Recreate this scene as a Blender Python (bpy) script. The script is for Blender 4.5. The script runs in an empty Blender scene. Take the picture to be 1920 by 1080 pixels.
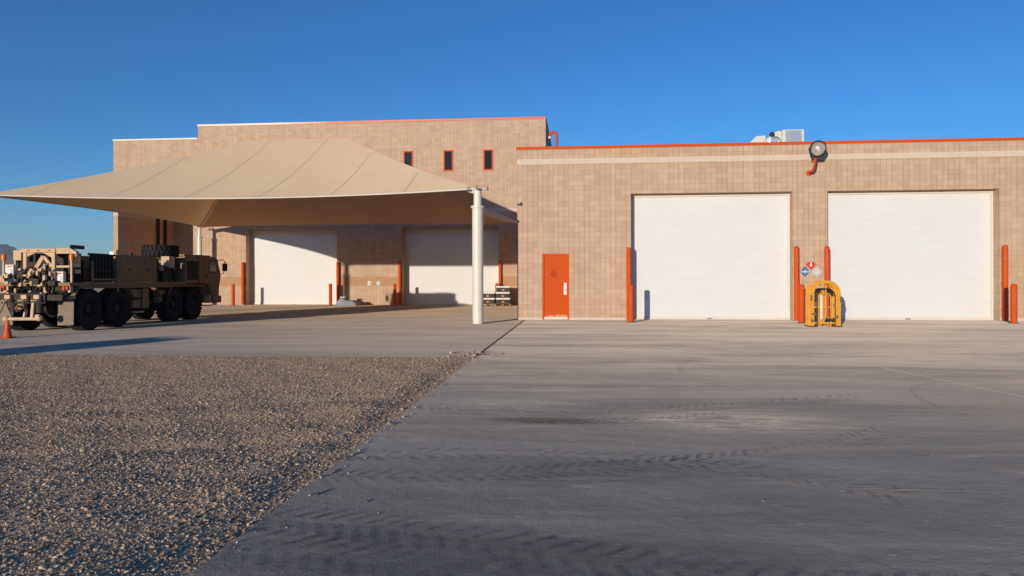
import bpy, bmesh, math, random
import numpy as np
from mathutils import Vector, Matrix, noise as mnoise

random.seed(7)
R = math.radians
PI = math.pi
scene = bpy.context.scene
COL = scene.collection

# ----------------------------------------------------------------- helpers
class MB:
    """collects shapes, links them as one mesh object"""
    def __init__(self):
        self.v = []; self.f = []; self.sm = []
    def add(self, vs, fs, smooth=False, M=None):
        o = len(self.v)
        if M is not None:
            vs = [M @ Vector(p) for p in vs]
        self.v += [tuple(p) for p in vs]
        self.f += [tuple(i + o for i in q) for q in fs]
        self.sm += [smooth] * len(fs)
        return self
    def box(self, x0, x1, y0, y1, z0, z1, M=None):
        vs = [(x0,y0,z0),(x1,y0,z0),(x1,y1,z0),(x0,y1,z0),(x0,y0,z1),(x1,y0,z1),(x1,y1,z1),(x0,y1,z1)]
        fs = [(0,3,2,1),(4,5,6,7),(0,1,5,4),(1,2,6,5),(2,3,7,6),(3,0,4,7)]
        return self.add(vs, fs, False, M)
    def prism(self, pts, axis, a0, a1):
        """polygon pts extruded along axis ('x': pts are (y,z); 'y': (x,z); 'z': (x,y))"""
        n = len(pts)
        def mk(p, a):
            return {'x': (a, p[0], p[1]), 'y': (p[0], a, p[1]), 'z': (p[0], p[1], a)}[axis]
        vs = [mk(p, a0) for p in pts] + [mk(p, a1) for p in pts]
        fs = [tuple(range(n)), tuple(range(2*n-1, n-1, -1))]
        for i in range(n):
            j = (i+1) % n
            fs.append((i, i+n, j+n, j))
        return self.add(vs, fs)
    def bar(self, a, b, w, h):
        """square bar from a to b"""
        a, b = Vector(a), Vector(b)
        d = b - a; L = d.length
        q = d.to_track_quat('Y', 'Z').to_matrix().to_4x4()
        return self.box(-w/2, w/2, 0, L, -h/2, h/2, Matrix.Translation(a) @ q)
    def cyl(self, a, b, r0, r1=None, n=16, caps=True):
        r1 = r0 if r1 is None else r1
        a, b = Vector(a), Vector(b)
        q = (b - a).to_track_quat('Z', 'Y').to_matrix()
        vs = []; fs = []
        for k in range(n):
            t = 2*PI*k/n; u = q @ Vector((math.cos(t), math.sin(t), 0))
            vs += [a + u*r0, b + u*r1]
        for k in range(n):
            j = (k+1) % n
            fs.append((2*k, 2*j, 2*j+1, 2*k+1))
        self.add(vs, fs, True)
        if caps:
            self.add([vs[2*k] for k in range(n)][::-1], [tuple(range(n))])
            self.add([vs[2*k+1] for k in range(n)], [tuple(range(n))])
        return self
    def tube(self, pts, r, n=10, closed=False):
        pts = [Vector(p) for p in pts]; m = len(pts); vs = []; fs = []
        up = None
        for i, p in enumerate(pts):
            if closed: d = pts[(i+1) % m] - pts[i-1]
            else: d = pts[min(i+1, m-1)] - pts[max(i-1, 0)]
            d.normalize()
            if up is None:
                up = d.orthogonal().normalized()
            up = (up - d*up.dot(d)).normalized()
            s = d.cross(up)
            for k in range(n):
                t = 2*PI*k/n
                vs.append(p + (up*math.cos(t) + s*math.sin(t))*r)
        for i in range(m if closed else m-1):
            for k in range(n):
                a = i*n + k; b = i*n + (k+1) % n
                i2 = (i+1) % m
                fs.append((a, b, i2*n + (k+1) % n, i2*n + k))
        if not closed:
            fs.append(tuple(range(n))[::-1]); fs.append(tuple(range((m-1)*n, m*n)))
        return self.add(vs, fs, True)
    def lathe(self, prof, c, axis=(0,0,1), n=32):
        """prof: (radius, along) pairs round axis through c"""
        q = Vector(axis).to_track_quat('Z', 'Y').to_matrix(); c = Vector(c)
        vs = []; fs = []; m = len(prof)
        for k in range(n):
            t = 2*PI*k/n
            for r, h in prof:
                vs.append(c + q @ Vector((r*math.cos(t), r*math.sin(t), h)))
        for k in range(n):
            j = (k+1) % n
            for i in range(m-1):
                fs.append((k*m+i, j*m+i, j*m+i+1, k*m+i+1))
        return self.add(vs, fs, True)
    def grid(self, P, smooth=True):
        m, n = len(P), len(P[0])
        vs = [p for row in P for p in row]
        fs = [(i*n+j, i*n+j+1, (i+1)*n+j+1, (i+1)*n+j) for i in range(m-1) for j in range(n-1)]
        return self.add(vs, fs, smooth)
    def ball(self, c, r, n=12, sq=(1,1,1)):
        prof = [(r*math.sin(PI*i/n), -r*math.cos(PI*i/n)) for i in range(n+1)]
        o = len(self.v)
        self.lathe(prof, (0,0,0), n=2*n)
        for i in range(o, len(self.v)):
            p = self.v[i]; self.v[i] = (c[0]+p[0]*sq[0], c[1]+p[1]*sq[1], c[2]+p[2]*sq[2])
        return self
    def islands(self):
        par = list(range(len(self.v)))
        def find(i):
            while par[i] != i:
                par[i] = par[par[i]]; i = par[i]
            return i
        for q in self.f:
            for i in q[1:]: par[find(i)] = find(q[0])
        key = {}
        for i, p in enumerate(self.v):          # weld coincident corners
            k = tuple(round(c, 4) for c in p)
            if k in key: par[find(i)] = find(key[k])
            else: key[k] = i
        out = {}
        for q, sm in zip(self.f, self.sm):
            out.setdefault(find(q[0]), []).append((q, sm))
        res = []
        for lst in out.values():
            m = MB(); ix = {}
            for q, sm in lst:
                for i in q:
                    if i not in ix: ix[i] = len(m.v); m.v.append(self.v[i])
                m.f.append(tuple(ix[i] for i in q)); m.sm.append(sm)
            res.append(m)
        return res
    def each(self, name, mat, parent=None, off=None, bevel=0):
        """every separate piece becomes an object of its own"""
        return [m.build(name, mat, parent, off, bevel) for m in self.islands()]
    def build(self, name, mat, parent=None, off=None, bevel=0, solid=0):
        me = bpy.data.meshes.new(name)
        v = self.v
        if off is not None:
            v = [(p[0]-off[0], p[1]-off[1], p[2]-off[2]) for p in v]
        me.from_pydata(v, [], self.f)
        me.polygons.foreach_set('use_smooth', self.sm)
        me.update()
        if any(self.sm) and len(self.v) < 60000: me.set_sharp_from_angle(angle=R(35))
        o = bpy.data.objects.new(name, me); COL.objects.link(o)
        me.materials.append(mat)
        if parent is not None: o.parent = parent
        if solid:
            md = o.modifiers.new('solid', 'SOLIDIFY'); md.thickness = solid; md.offset = -1
        if bevel:
            md = o.modifiers.new('bevel', 'BEVEL'); md.width = bevel; md.segments = 2
            md.limit_method = 'ANGLE'; md.angle_limit = R(40)
        return o

def tag(o, label=None, cat=None, group=None, kind=None):
    if label: o['label'] = label
    if cat: o['category'] = cat
    if group: o['group'] = group
    if kind: o['kind'] = kind
    return o

def thing(name, label, cat, loc=(0,0,0), rz=0, group=None):
    o = bpy.data.objects.new(name, None); COL.objects.link(o)
    o.location = loc; o.rotation_euler = (0, 0, rz); o.empty_display_size = .2
    return tag(o, label, cat, group)

def copy_tree(o, parent=None):
    c = o.copy(); COL.objects.link(c)
    if parent is not None: c.parent = parent
    for ch in list(o.children):
        copy_tree(ch, c)
    return c

# ----------------------------------------------------------------- materials
def mat_new(name):
    m = bpy.data.materials.new(name); m.use_nodes = True
    nt = m.node_tree
    return m, nt, nt.nodes['Principled BSDF']

def N(nt, kind, **kw):
    n = nt.nodes.new(kind)
    for k, v in kw.items():
        setattr(n, k, v)
    return n

def noise_fac(nt, scale, detail=4, rough=.55, stretch=(1,1,1), lo=.35, hi=.65, dist=0):
    tc = N(nt, 'ShaderNodeTexCoord'); mp = N(nt, 'ShaderNodeMapping')
    mp.inputs['Scale'].default_value = stretch
    nz = N(nt, 'ShaderNodeTexNoise')
    nz.inputs['Scale'].default_value = scale; nz.inputs['Detail'].default_value = detail
    nz.inputs['Roughness'].default_value = rough; nz.inputs['Distortion'].default_value = dist
    mr = N(nt, 'ShaderNodeMapRange'); mr.inputs[1].default_value = lo; mr.inputs[2].default_value = hi
    nt.links.new(tc.outputs['Object'], mp.inputs[0]); nt.links.new(mp.outputs[0], nz.inputs['Vector'])
    nt.links.new(nz.outputs[0], mr.inputs[0])
    return mr.outputs[0]

def mix(nt, fac, a, b, mode='MIX'):
    m = N(nt, 'ShaderNodeMix', data_type='RGBA', blend_type=mode)
    for sock, val in ((m.inputs[0], fac), (m.inputs[6], a), (m.inputs[7], b)):
        if hasattr(val, 'links'): nt.links.new(val, sock)
        elif isinstance(val, (int, float)): sock.default_value = val
        else: sock.default_value = (*val, 1)
    return m.outputs[2]

def mathn(nt, op, a, b=None, c=None):
    m = N(nt, 'ShaderNodeMath', operation=op)
    for i, val in enumerate((a, b, c)):
        if val is None: continue
        if hasattr(val, 'links'): nt.links.new(val, m.inputs[i])
        else: m.inputs[i].default_value = val
    return m.outputs[0]

def bump(nt, bsdf, h, strength=.3, dist=.02):
    b = N(nt, 'ShaderNodeBump'); b.inputs['Strength'].default_value = strength
    b.inputs['Distance'].default_value = dist
    nt.links.new(h, b.inputs['Height']); nt.links.new(b.outputs[0], bsdf.inputs['Normal'])

def paint(name, col, rough=.6, var=.75, scale=3, dirt=None, dirt_amt=.5, metal=0, stretch=(1,1,1), spec=.4):
    """painted / plain surface with mottling and optional dirt of its own shape"""
    m, nt, b = mat_new(name)
    f = noise_fac(nt, scale, 5, .6, stretch, .3, .7)
    c = mix(nt, f, tuple(x*var for x in col), col)
    if dirt:
        g = noise_fac(nt, scale*2.7, 6, .7, stretch, .5, .72)
        c = mix(nt, mathn(nt, 'MULTIPLY', g, dirt_amt), c, dirt)
    nt.links.new(c, b.inputs['Base Color'])
    b.inputs['Roughness'].default_value = rough; b.inputs['Metallic'].default_value = metal
    b.inputs['Specular IOR Level'].default_value = spec
    return m

M = {}
M['orange'] = paint('orange_paint', (.66,.088,.012), .6, .88, 2.5, (.45,.16,.07), .45, spec=.1)
M['orange_door'] = paint('orange_door_paint', (.62,.085,.011), .6, .93, 1.5, (.48,.13,.05), .3, spec=.1)
M['cream_metal'] = paint('cream_metal', (.72,.66,.56), .45, .92, 2)
M['pole'] = paint('cream_pole_paint', (.78,.695,.56), .4, .95, 1.2, (.5,.4,.3), .25)
M['tan'] = paint('desert_tan_paint', (.70,.475,.285), .75, .85, 3.5, (.42,.28,.165), .4, spec=.2)
M['tan_dark'] = paint('shaded_tan_paint', (.38,.23,.115), .8, .75, 4, (.12,.09,.06), .6, spec=.2)  # same truck paint, darkened: shade of the flanks put into the colour
M['drab'] = paint('dark_drab_metal', (.045,.036,.028), .7, .6, 6, (.16,.11,.07), .5, spec=.3)
M['rubber'] = paint('tyre_rubber', (.028,.026,.026), .9, .7, 6, (.10,.075,.055), .55, spec=.2)
M['steel'] = paint('worn_steel', (.32,.29,.26), .5, .75, 5, (.18,.10,.06), .5, metal=.6)
M['white_plastic'] = paint('white_plastic', (.72,.70,.66), .5, .92, 3)
M['galv'] = paint('galvanised_sheet', (.55,.58,.60), .38, .85, 2.2, (.42,.42,.40), .4, metal=.75)
M['hood'] = paint('cream_sheet_metal', (.70,.66,.57), .5, .9, 2)
M['black'] = paint('black_paint', (.02,.02,.022), .55, .7, 4)
M['grey_tarp'] = paint('grey_tarp', (.30,.32,.36), .6, .8, 4, (.2,.18,.16), .4)
M['wood'] = paint('pallet_wood', (.33,.21,.11), .8, .7, 5, stretch=(1,6,6))
M['yellow'] = paint('yellow_orange_paint', (.80,.36,.022), .45, .85, 3, (.42,.14,.06), .8)
M['red_sign'] = paint('red_sign_paint', (.70,.06,.025), .45, .9, 5)
M['blue_sign'] = paint('blue_sign_paint', (.05,.16,.30), .45, .9, 5)
M['pale_blue'] = paint('pale_blue_paint', (.30,.50,.66), .45, .9, 5)
M['grey_sign'] = paint('pale_grey_paint', (.55,.55,.54), .45, .93, 5)
M['white_sign'] = paint('white_sign_paint', (.80,.76,.70), .45, .95, 5)
M['canvas'] = paint('brown_canvas', (.20,.135,.075), .9, .75, 4)
M['roofing'] = paint('roof_membrane', (.45,.42,.38), .8, .9, 1)

def glass_mat(name, col, rough=.08):
    m, nt, b = mat_new(name)
    b.inputs['Base Color'].default_value = (*col, 1); b.inputs['Roughness'].default_value = rough
    b.inputs['Specular IOR Level'].default_value = .3
    return m
M['dark_glass'] = glass_mat('dark_window_glass', (.012,.016,.025))
M['cab_glass'] = glass_mat('cab_window_glass', (.16,.14,.12), .15)
M['amber'] = glass_mat('amber_lens', (.75,.20,.02), .25)
M['red_lens'] = glass_mat('red_lens', (.65,.03,.015), .25)
M['clear_lens'] = glass_mat('clear_lens', (.75,.74,.70), .15)

def block_wall():
    m, nt, b = mat_new('split_face_block')
    tc = N(nt, 'ShaderNodeTexCoord'); sx = N(nt, 'ShaderNodeSeparateXYZ')
    nt.links.new(tc.outputs['Object'], sx.inputs[0])
    u = mathn(nt, 'ADD', sx.outputs[0], sx.outputs[1])
    cb = N(nt, 'ShaderNodeCombineXYZ'); nt.links.new(u, cb.inputs[0]); nt.links.new(sx.outputs[2], cb.inputs[1])
    def brick(w, h, mortar, off, c1, c2, bias):
        t = N(nt, 'ShaderNodeTexBrick'); t.offset = off; t.squash = 1
        t.inputs['Scale'].default_value = 1; t.inputs['Brick Width'].default_value = w
        t.inputs['Row Height'].default_value = h; t.inputs['Mortar Size'].default_value = mortar
        t.inputs['Mortar Smooth'].default_value = .3; t.inputs['Bias'].default_value = bias
        t.inputs['Color1'].default_value = (*c1, 1); t.inputs['Color2'].default_value = (*c2, 1)
        t.inputs['Mortar'].default_value = (.46,.315,.215, 1)
        nt.links.new(cb.outputs[0], t.inputs['Vector'])
        return t
    t = brick(.406, .203, .007, .5, (.60,.42,.285), (.50,.335,.222), .0)
    t2 = brick(.203, 40, .012, 0, (1,1,1), (.94,.93,.92), .0); t2.inputs['Mortar'].default_value = (.58,.54,.50,1)
    c = mix(nt, mathn(nt, 'ADD', .3, mathn(nt, 'MULTIPLY', noise_fac(nt, .7, 4, .6, (1,1,1), .3, .7), .7)), t.outputs[0], t2.outputs[0], 'MULTIPLY')
    # whole courses and patches a little darker, streaks running down
    f1 = noise_fac(nt, 1.0, 3, .5, (.25,.25,5.0), .35, .7)
    c = mix(nt, mathn(nt, 'MULTIPLY', f1, .30), c, (.50,.31,.20))
    f2 = noise_fac(nt, 1.0, 4, .6, (4.0,4.0,.25), .45, .75)
    c = mix(nt, mathn(nt, 'MULTIPLY', f2, .24), c, (.80,.60,.44))
    f3 = noise_fac(nt, .9, 5, .65, (.6,.6,1.6), .60, .72)
    c = mix(nt, mathn(nt, 'MULTIPLY', f3, .38), c, (.44,.26,.155))
    fine = noise_fac(nt, 40, 4, .7, (1,1,1), .2, .8)
    c = mix(nt, mathn(nt, 'MULTIPLY', fine, .22), c, (.52,.35,.235))
    nt.links.new(c, b.inputs['Base Color'])
    b.inputs['Roughness'].default_value = .95; b.inputs['Specular IOR Level'].default_value = .15
    inv = mathn(nt, 'SUBTRACT', 1.0, mathn(nt, 'MAXIMUM', t.outputs[1], mathn(nt, 'MULTIPLY', t2.outputs[1], .6)))
    h = mathn(nt, 'ADD', mathn(nt, 'MULTIPLY', inv, .7), mathn(nt, 'MULTIPLY', fine, .5))
    bump(nt, b, h, .55, .012)
    return m
M['block'] = block_wall()
def tinted_block(name, c1, c2, mort):
    m = M['block'].copy(); m.name = name
    bricks = [n for n in m.node_tree.nodes if n.type == 'TEX_BRICK']
    for n in bricks:
        if abs(n.inputs['Brick Width'].default_value - .406) < 1e-3:
            n.inputs['Color1'].default_value = (*c1, 1); n.inputs['Color2'].default_value = (*c2, 1)
            n.inputs['Mortar'].default_value = (*mort, 1)
    return m
M['block_pale'] = paint('pale_block', (.67,.535,.41), .9, .9, 2.5, (.60,.46,.34), .4, spec=.15)
M['block_brown'] = paint('brown_block', (.50,.29,.16), .95, .85, 3, (.42,.24,.13), .4, spec=.15)

def coping_mat():
    m, nt, b = mat_new('cream_orange_coping')
    tc = N(nt, 'ShaderNodeTexCoord'); sx = N(nt, 'ShaderNodeSeparateXYZ'); nt.links.new(tc.outputs['Object'], sx.inputs[0])
    mr = N(nt, 'ShaderNodeMapRange'); mr.inputs[1].default_value = -4.5; mr.inputs[2].default_value = -.8
    nt.links.new(sx.outputs[0], mr.inputs[0])
    nz = noise_fac(nt, .8, 4, .6, (1,1,1), .3, .7)
    f = mathn(nt, 'ADD', mathn(nt, 'MULTIPLY', mr.outputs[0], .85), mathn(nt, 'MULTIPLY', nz, .15))
    nt.links.new(mix(nt, f, (.78,.66,.54), (.66,.10,.02)), b.inputs['Base Color'])  # cream at the left end turning orange to the right
    b.inputs['Roughness'].default_value = .5
    return m
M['coping_blend'] = coping_mat()

def door_mat():
    m, nt, b = mat_new('white_door_curtain')
    f = noise_fac(nt, .8, 5, .6, (1,1,2.5), .3, .7)
    c = mix(nt, f, (.70,.688,.662), (.725,.713,.69))
    g = noise_fac(nt, 2.0, 6, .7, (3,3,.4), .6, .8)
    c = mix(nt, mathn(nt, 'MULTIPLY', g, .10), c, (.64,.61,.56))
    nt.links.new(c, b.inputs['Base Color']); b.inputs['Roughness'].default_value = .55
    b.inputs['Specular IOR Level'].default_value = .3
    return m
M['door'] = door_mat()

def fabric_mat():
    m, nt, b = mat_new('tan_shade_cloth')
    f = noise_fac(nt, .5, 4, .6, (1,1,1), .3, .7)
    c = mix(nt, f, (.78,.585,.385), (.83,.64,.43))
    w = noise_fac(nt, 60, 2, .5, (1,1,1), .3, .7)
    c = mix(nt, mathn(nt, 'MULTIPLY', w, .12), c, (.6,.45,.31))
    nt.links.new(c, b.inputs['Base Color']); b.inputs['Roughness'].default_value = .9; b.inputs['Diffuse Roughness'].default_value = .8
    b.inputs['Specular IOR Level'].default_value = .1
    tr = N(nt, 'ShaderNodeBsdfTranslucent'); tr.inputs[0].default_value = (.78,.40,.14,1)
    ms = N(nt, 'ShaderNodeMixShader'); ms.inputs[0].default_value = .24
    out = nt.nodes['Material Output']
    nt.links.new(b.outputs[0], ms.inputs[1]); nt.links.new(tr.outputs[0], ms.inputs[2]); nt.links.new(ms.outputs[0], out.inputs[0])
    wr = noise_fac(nt, 1.2, 3, .5, (.6,.25,1), .2, .8)
    bump(nt, b, wr, .25, .08)
    return m
M['fabric'] = fabric_mat()
M['seam'] = paint('fabric_seam', (.66,.48,.32), .9, .9, 3)

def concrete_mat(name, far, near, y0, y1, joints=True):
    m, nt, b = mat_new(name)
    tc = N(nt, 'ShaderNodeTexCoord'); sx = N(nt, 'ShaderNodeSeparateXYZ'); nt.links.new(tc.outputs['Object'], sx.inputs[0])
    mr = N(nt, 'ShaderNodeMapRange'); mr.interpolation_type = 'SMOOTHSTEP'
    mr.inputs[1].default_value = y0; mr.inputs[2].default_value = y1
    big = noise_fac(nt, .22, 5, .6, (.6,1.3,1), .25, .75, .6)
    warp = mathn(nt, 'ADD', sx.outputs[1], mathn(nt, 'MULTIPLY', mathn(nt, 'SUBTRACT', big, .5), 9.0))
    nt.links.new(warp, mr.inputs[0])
    c = mix(nt, mr.outputs[0], near, far)           # goes from near to far tone along y, warped by noise
    # wheel-polished dark drifts, stretched along the way the vehicles drive
    d1 = noise_fac(nt, 1.0, 7, .66, (.16,.9,1), .44, .64, .8)
    c = mix(nt, mathn(nt, 'MULTIPLY', d1, .62), c, tuple(x*.52 for x in near))
    d2 = noise_fac(nt, 1.0, 5, .6, (.35,1.5,1), .52, .75, 1.2)
    c = mix(nt, mathn(nt, 'MULTIPLY', d2, .45), c, tuple(x*1.05 for x in far))
    d3 = noise_fac(nt, 1.0, 8, .78, (1.4,6,1), .42, .66, 1.6)
    c = mix(nt, mathn(nt, 'MULTIPLY', d3, .42), c, tuple(x*.7 for x in near))
    grit = noise_fac(nt, 55, 3, .7, (1,1,1), .3, .7)
    c = mix(nt, mathn(nt, 'MULTIPLY', grit, .22), c, tuple(x*.6 for x in near))
    pale = noise_fac(nt, 14, 2, .5, (.5,1.6,1), .70, .76)
    c = mix(nt, mathn(nt, 'MULTIPLY', pale, .7), c, (.66,.57,.47))
    nt.links.new(c, b.inputs['Base Color'])
    b.inputs['Roughness'].default_value = .9; b.inputs['Specular IOR Level'].default_value = .25
    b.inputs['Diffuse Roughness'].default_value = 1.0
    hh = mathn(nt, 'ADD', mathn(nt, 'MULTIPLY', grit, .3), mathn(nt, 'MULTIPLY', noise_fac(nt, 7, 5, .6, (1,1,1), .2, .8), .9))
    bump(nt, b, hh, .35, .012)
    return m
M['apron'] = concrete_mat('apron_concrete', (.64,.50,.365), (.31,.27,.23), 2.0, 25.0)
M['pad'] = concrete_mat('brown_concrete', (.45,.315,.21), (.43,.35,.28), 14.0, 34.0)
M['joint'] = paint('joint_filler', (.07,.062,.056), .9, .7, 5)
M['pale_joint'] = paint('dusty_joint', (.58,.49,.385), .95, .8, 6)
def rough_ground(m):
    nt = m.node_tree; b = nt.nodes['Principled BSDF']; b.inputs['Diffuse Roughness'].default_value = 1
    bump(nt, b, noise_fac(nt, 9, 5, .7, (1,1,1), .2, .8), .5, .02)
rough_ground(M['pale_joint'])

def ground_mat():
    m, nt, b = mat_new('desert_soil')
    f = noise_fac(nt, .05, 6, .65, (1,1,1), .3, .7)
    c = mix(nt, f, (.24,.18,.125), (.33,.255,.18))
    nt.links.new(c, b.inputs['Base Color']); b.inputs['Roughness'].default_value = 1
    b.inputs['Diffuse Roughness'].default_value = 1
    return m
M['soil'] = ground_mat()

def gravel_base_mat():
    m, nt, b = mat_new('gravel_fines')
    f = noise_fac(nt, 14, 5, .75, (1,1,1), .3, .7)
    c = mix(nt, f, (.52,.345,.22), (.66,.465,.31))
    v = N(nt, 'ShaderNodeTexVoronoi'); v.inputs['Scale'].default_value = 26
    tc = N(nt, 'ShaderNodeTexCoord'); nt.links.new(tc.outputs['Object'], v.inputs['Vector'])
    sc_ = N(nt, 'ShaderNodeSeparateColor'); nt.links.new(v.outputs['Color'], sc_.inputs[0])
    c = mix(nt, mathn(nt, 'MULTIPLY', sc_.outputs[0], .45), c, (.22,.165,.12))
    big = noise_fac(nt, .7, 4, .6, (.6,1.4,1), .4, .7)
    c = mix(nt, mathn(nt, 'MULTIPLY', big, .25), c, (.42,.285,.185))
    nt.links.new(c, b.inputs['Base Color']); b.inputs['Roughness'].default_value = 1
    b.inputs['Diffuse Roughness'].default_value = 1
    b.inputs['Specular IOR Level'].default_value = .1
    bump(nt, b, mathn(nt, 'ADD', mathn(nt, 'SUBTRACT', 1, v.outputs['Distance']), f), .5, .012)
    return m
M['gravel'] = gravel_base_mat()

def stone_mat():
    m, nt, b = mat_new('gravel_stone')
    g = N(nt, 'ShaderNodeNewGeometry'); cr = N(nt, 'ShaderNodeValToRGB')
    el = cr.color_ramp.elements
    el[0].color = (.13,.10,.078,1); el[1].color = (.62,.49,.37,1)
    for pos, c in ((.3,(.40,.262,.16,1)), (.65,(.56,.375,.235,1)), (.92,(.68,.475,.31,1))):
        e = el.new(pos); e.color = c
    nt.links.new(g.outputs['Random Per Island'], cr.inputs[0])
    nt.links.new(cr.outputs[0], b.inputs['Base Color']); b.inputs['Roughness'].default_value = .9
    b.inputs['Specular IOR Level'].default_value = .2
    return m
M['stone'] = stone_mat()

def tread_mat():
    m, nt, b = mat_new('tyre_mark')
    b.inputs['Base Color'].default_value = (.06,.056,.056,1); b.inputs['Roughness'].default_value = .95
    tr = N(nt, 'ShaderNodeBsdfTransparent'); ms = N(nt, 'ShaderNodeMixShader')
    f = noise_fac(nt, 1.0, 5, .7, (.7,2.2,1), .35, .75, .5)
    g = noise_fac(nt, 18, 4, .7, (1,1,1), .35, .65)
    nt.links.new(mathn(nt, 'MULTIPLY', mathn(nt, 'MULTIPLY', f, g), .72), ms.inputs[0])
    nt.links.new(tr.outputs[0], ms.inputs[1]); nt.links.new(b.outputs[0], ms.inputs[2])
    nt.links.new(ms.outputs[0], nt.nodes['Material Output'].inputs[0])
    return m
M['tread'] = tread_mat()
M['skid'] = M['tread'].copy(); M['skid'].name = 'skid_rubber'
for _n in M['skid'].node_tree.nodes:
    if _n.type == 'MATH' and abs(_n.inputs[1].default_value - .72) < 1e-6: _n.inputs[1].default_value = .32
def fade_mat(name, col, cx, cy, rx, ry, amt):
    """a patch that breaks up and feathers out toward its rim"""
    m, nt, b = mat_new(name)
    b.inputs['Base Color'].default_value = (*col, 1); b.inputs['Roughness'].default_value = .95; b.inputs['Diffuse Roughness'].default_value = 1
    tc = N(nt, 'ShaderNodeTexCoord'); mp = N(nt, 'ShaderNodeMapping')
    mp.inputs['Location'].default_value = (-cx/rx, -cy/ry, 0); mp.inputs['Scale'].default_value = (1/rx, 1/ry, 0)
    nt.links.new(tc.outputs['Object'], mp.inputs[0])
    ln = N(nt, 'ShaderNodeVectorMath', operation='LENGTH'); nt.links.new(mp.outputs[0], ln.inputs[0])
    mr = N(nt, 'ShaderNodeMapRange', interpolation_type='SMOOTHSTEP'); mr.inputs[1].default_value = 1; mr.inputs[2].default_value = .2
    nt.links.new(ln.outputs['Value'], mr.inputs[0])
    f = noise_fac(nt, 1.0, 7, .72, (1.6,7,1), .30, .62, 1.0)
    rough_ground(m)
    tr = N(nt, 'ShaderNodeBsdfTransparent'); ms = N(nt, 'ShaderNodeMixShader')
    nt.links.new(mathn(nt, 'MULTIPLY', mathn(nt, 'MULTIPLY', f, mr.outputs[0]), amt), ms.inputs[0])
    nt.links.new(tr.outputs[0], ms.inputs[1]); nt.links.new(b.outputs[0], ms.inputs[2])
    nt.links.new(ms.outputs[0], nt.nodes['Material Output'].inputs[0])
    return m

# ----------------------------------------------------------------- setting: ground
def sheet(name, pts, z, mat, kind='structure', parent=None):
    mb = MB(); mb.add([(x, y, z) for x, y in pts], [tuple(range(len(pts)))])
    o = mb.build(name, mat, parent)
    if kind and parent is None: o['kind'] = kind
    return o
sheet('ground', [(-11000,-300),(11000,-300),(11000,11800),(-11000,11800)], -.06, M['soil'])
EDGE = -2.05
FRONT = 28.4          # facade line of the single-storey building
BACK = 45.8           # facade line of the tall building
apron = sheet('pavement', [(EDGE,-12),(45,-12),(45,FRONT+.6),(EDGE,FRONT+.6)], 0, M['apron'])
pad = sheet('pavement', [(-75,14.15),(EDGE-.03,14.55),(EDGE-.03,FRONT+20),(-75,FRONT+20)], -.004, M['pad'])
# joints in the slabs
j = MB()
j.box(EDGE-.04, EDGE+.005, 14.4, FRONT+.1, -.02, .003)
j.build('expansion_joint', M['joint'], apron)
j = MB()
for y in (5.55, 11.9, 19.1):
    x = EDGE
    while x < 24:
        L = random.uniform(.4, 1.6)
        if random.random() < .6:
            w = random.uniform(.006,.014); yy = y + random.uniform(-.01,.01)
            j.add([(x,yy,.003),(x+L,yy,.003),(x+L,yy+w,.003),(x,yy+w,.003)], [(0,1,2,3)])
        x += L + random.uniform(0,.6)
j.add([(5.3,13.2,.0035),(5.34,13.2,.0035),(6.32,7.2,.0035),(6.28,7.2,.0035)], [(0,1,2,3)])
j.build('control_joint', M['pale_joint'], apron)

# tyre marks: rows of chevron lug prints along curved paths
def track(mb, path, w=.42, pitch=.115, z=.0045):
    pts = [Vector((*p, 0)) for p in path]
    # dense sampling (Catmull)
    P = []
    for i in range(len(pts)-1):
        p0 = pts[max(i-1,0)]; p1 = pts[i]; p2 = pts[i+1]; p3 = pts[min(i+2,len(pts)-1)]
        for k in range(24):
            t = k/24
            P.append(.5*((2*p1)+(p2-p0)*t+(2*p0-5*p1+4*p2-p3)*t*t+(3*p1-p0-3*p2+p3)*t**3))
    acc = 0
    for a, b in zip(P, P[1:]):
        acc += (b-a).length
        if acc >= pitch:
            acc = 0
            d = (b-a).normalized(); s = Vector((-d.y, d.x, 0))
            for side in (-1, 1):
                q = [(.03, -.09), (.03, -.045), (w*.5, .095), (w*.5, .03)]
                vs = []
                for u, v in q:
                    p = a + s*side*u + d*(v + .02*side)
                    vs.append((p.x, p.y, z))
                mb.add(vs, [(0,1,2,3)] if side < 0 else [(3,2,1,0)])
tm = MB()
track(tm, [(-2.2,5.5),(-.6,5.75),(.8,6.2),(2.1,6.8),(3.2,7.7)])
track(tm, [(-2.2,4.6),(-.9,4.35),(.3,3.95),(1.6,3.7),(3.4,3.9)], .5)
track(tm, [(-2.2,4.15),(-.8,3.8),(.4,3.5),(1.5,3.3)], .5)
track(tm, [(-2.1,6.2),(-1.0,6.4),(.2,6.35),(1.4,6.0),(2.4,5.3)], .4)
track(tm, [(-2.0,8.8),(-.6,8.6),(.8,8.7),(2.2,9.2),(4,10.1)], .4)
track(tm, [(-.9,7.9),(.1,7.95),(1.0,8.1),(1.7,8.5)], .35)
tm.build('tyre_mark', M['tread'], apron)
tm = MB()
for (cx, cy, rx, ry, a0, a1, w) in ((5.9,9.2,1.5,2.2,60,200,.07),(3.4,12.3,1.6,2.6,120,230,.09),(6.2,9.4,1.7,2.6,10,120,.16)):
    P = []
    for k in range(40):
        t = R(a0 + (a1-a0)*k/39)
        P.append([(cx+rx*math.cos(t)*s, cy+ry*math.sin(t)*s, .005) for s in (1, 1+w/rx)])
    tm.grid(P)
tm.build('skid_mark', M['skid'], apron)
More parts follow.
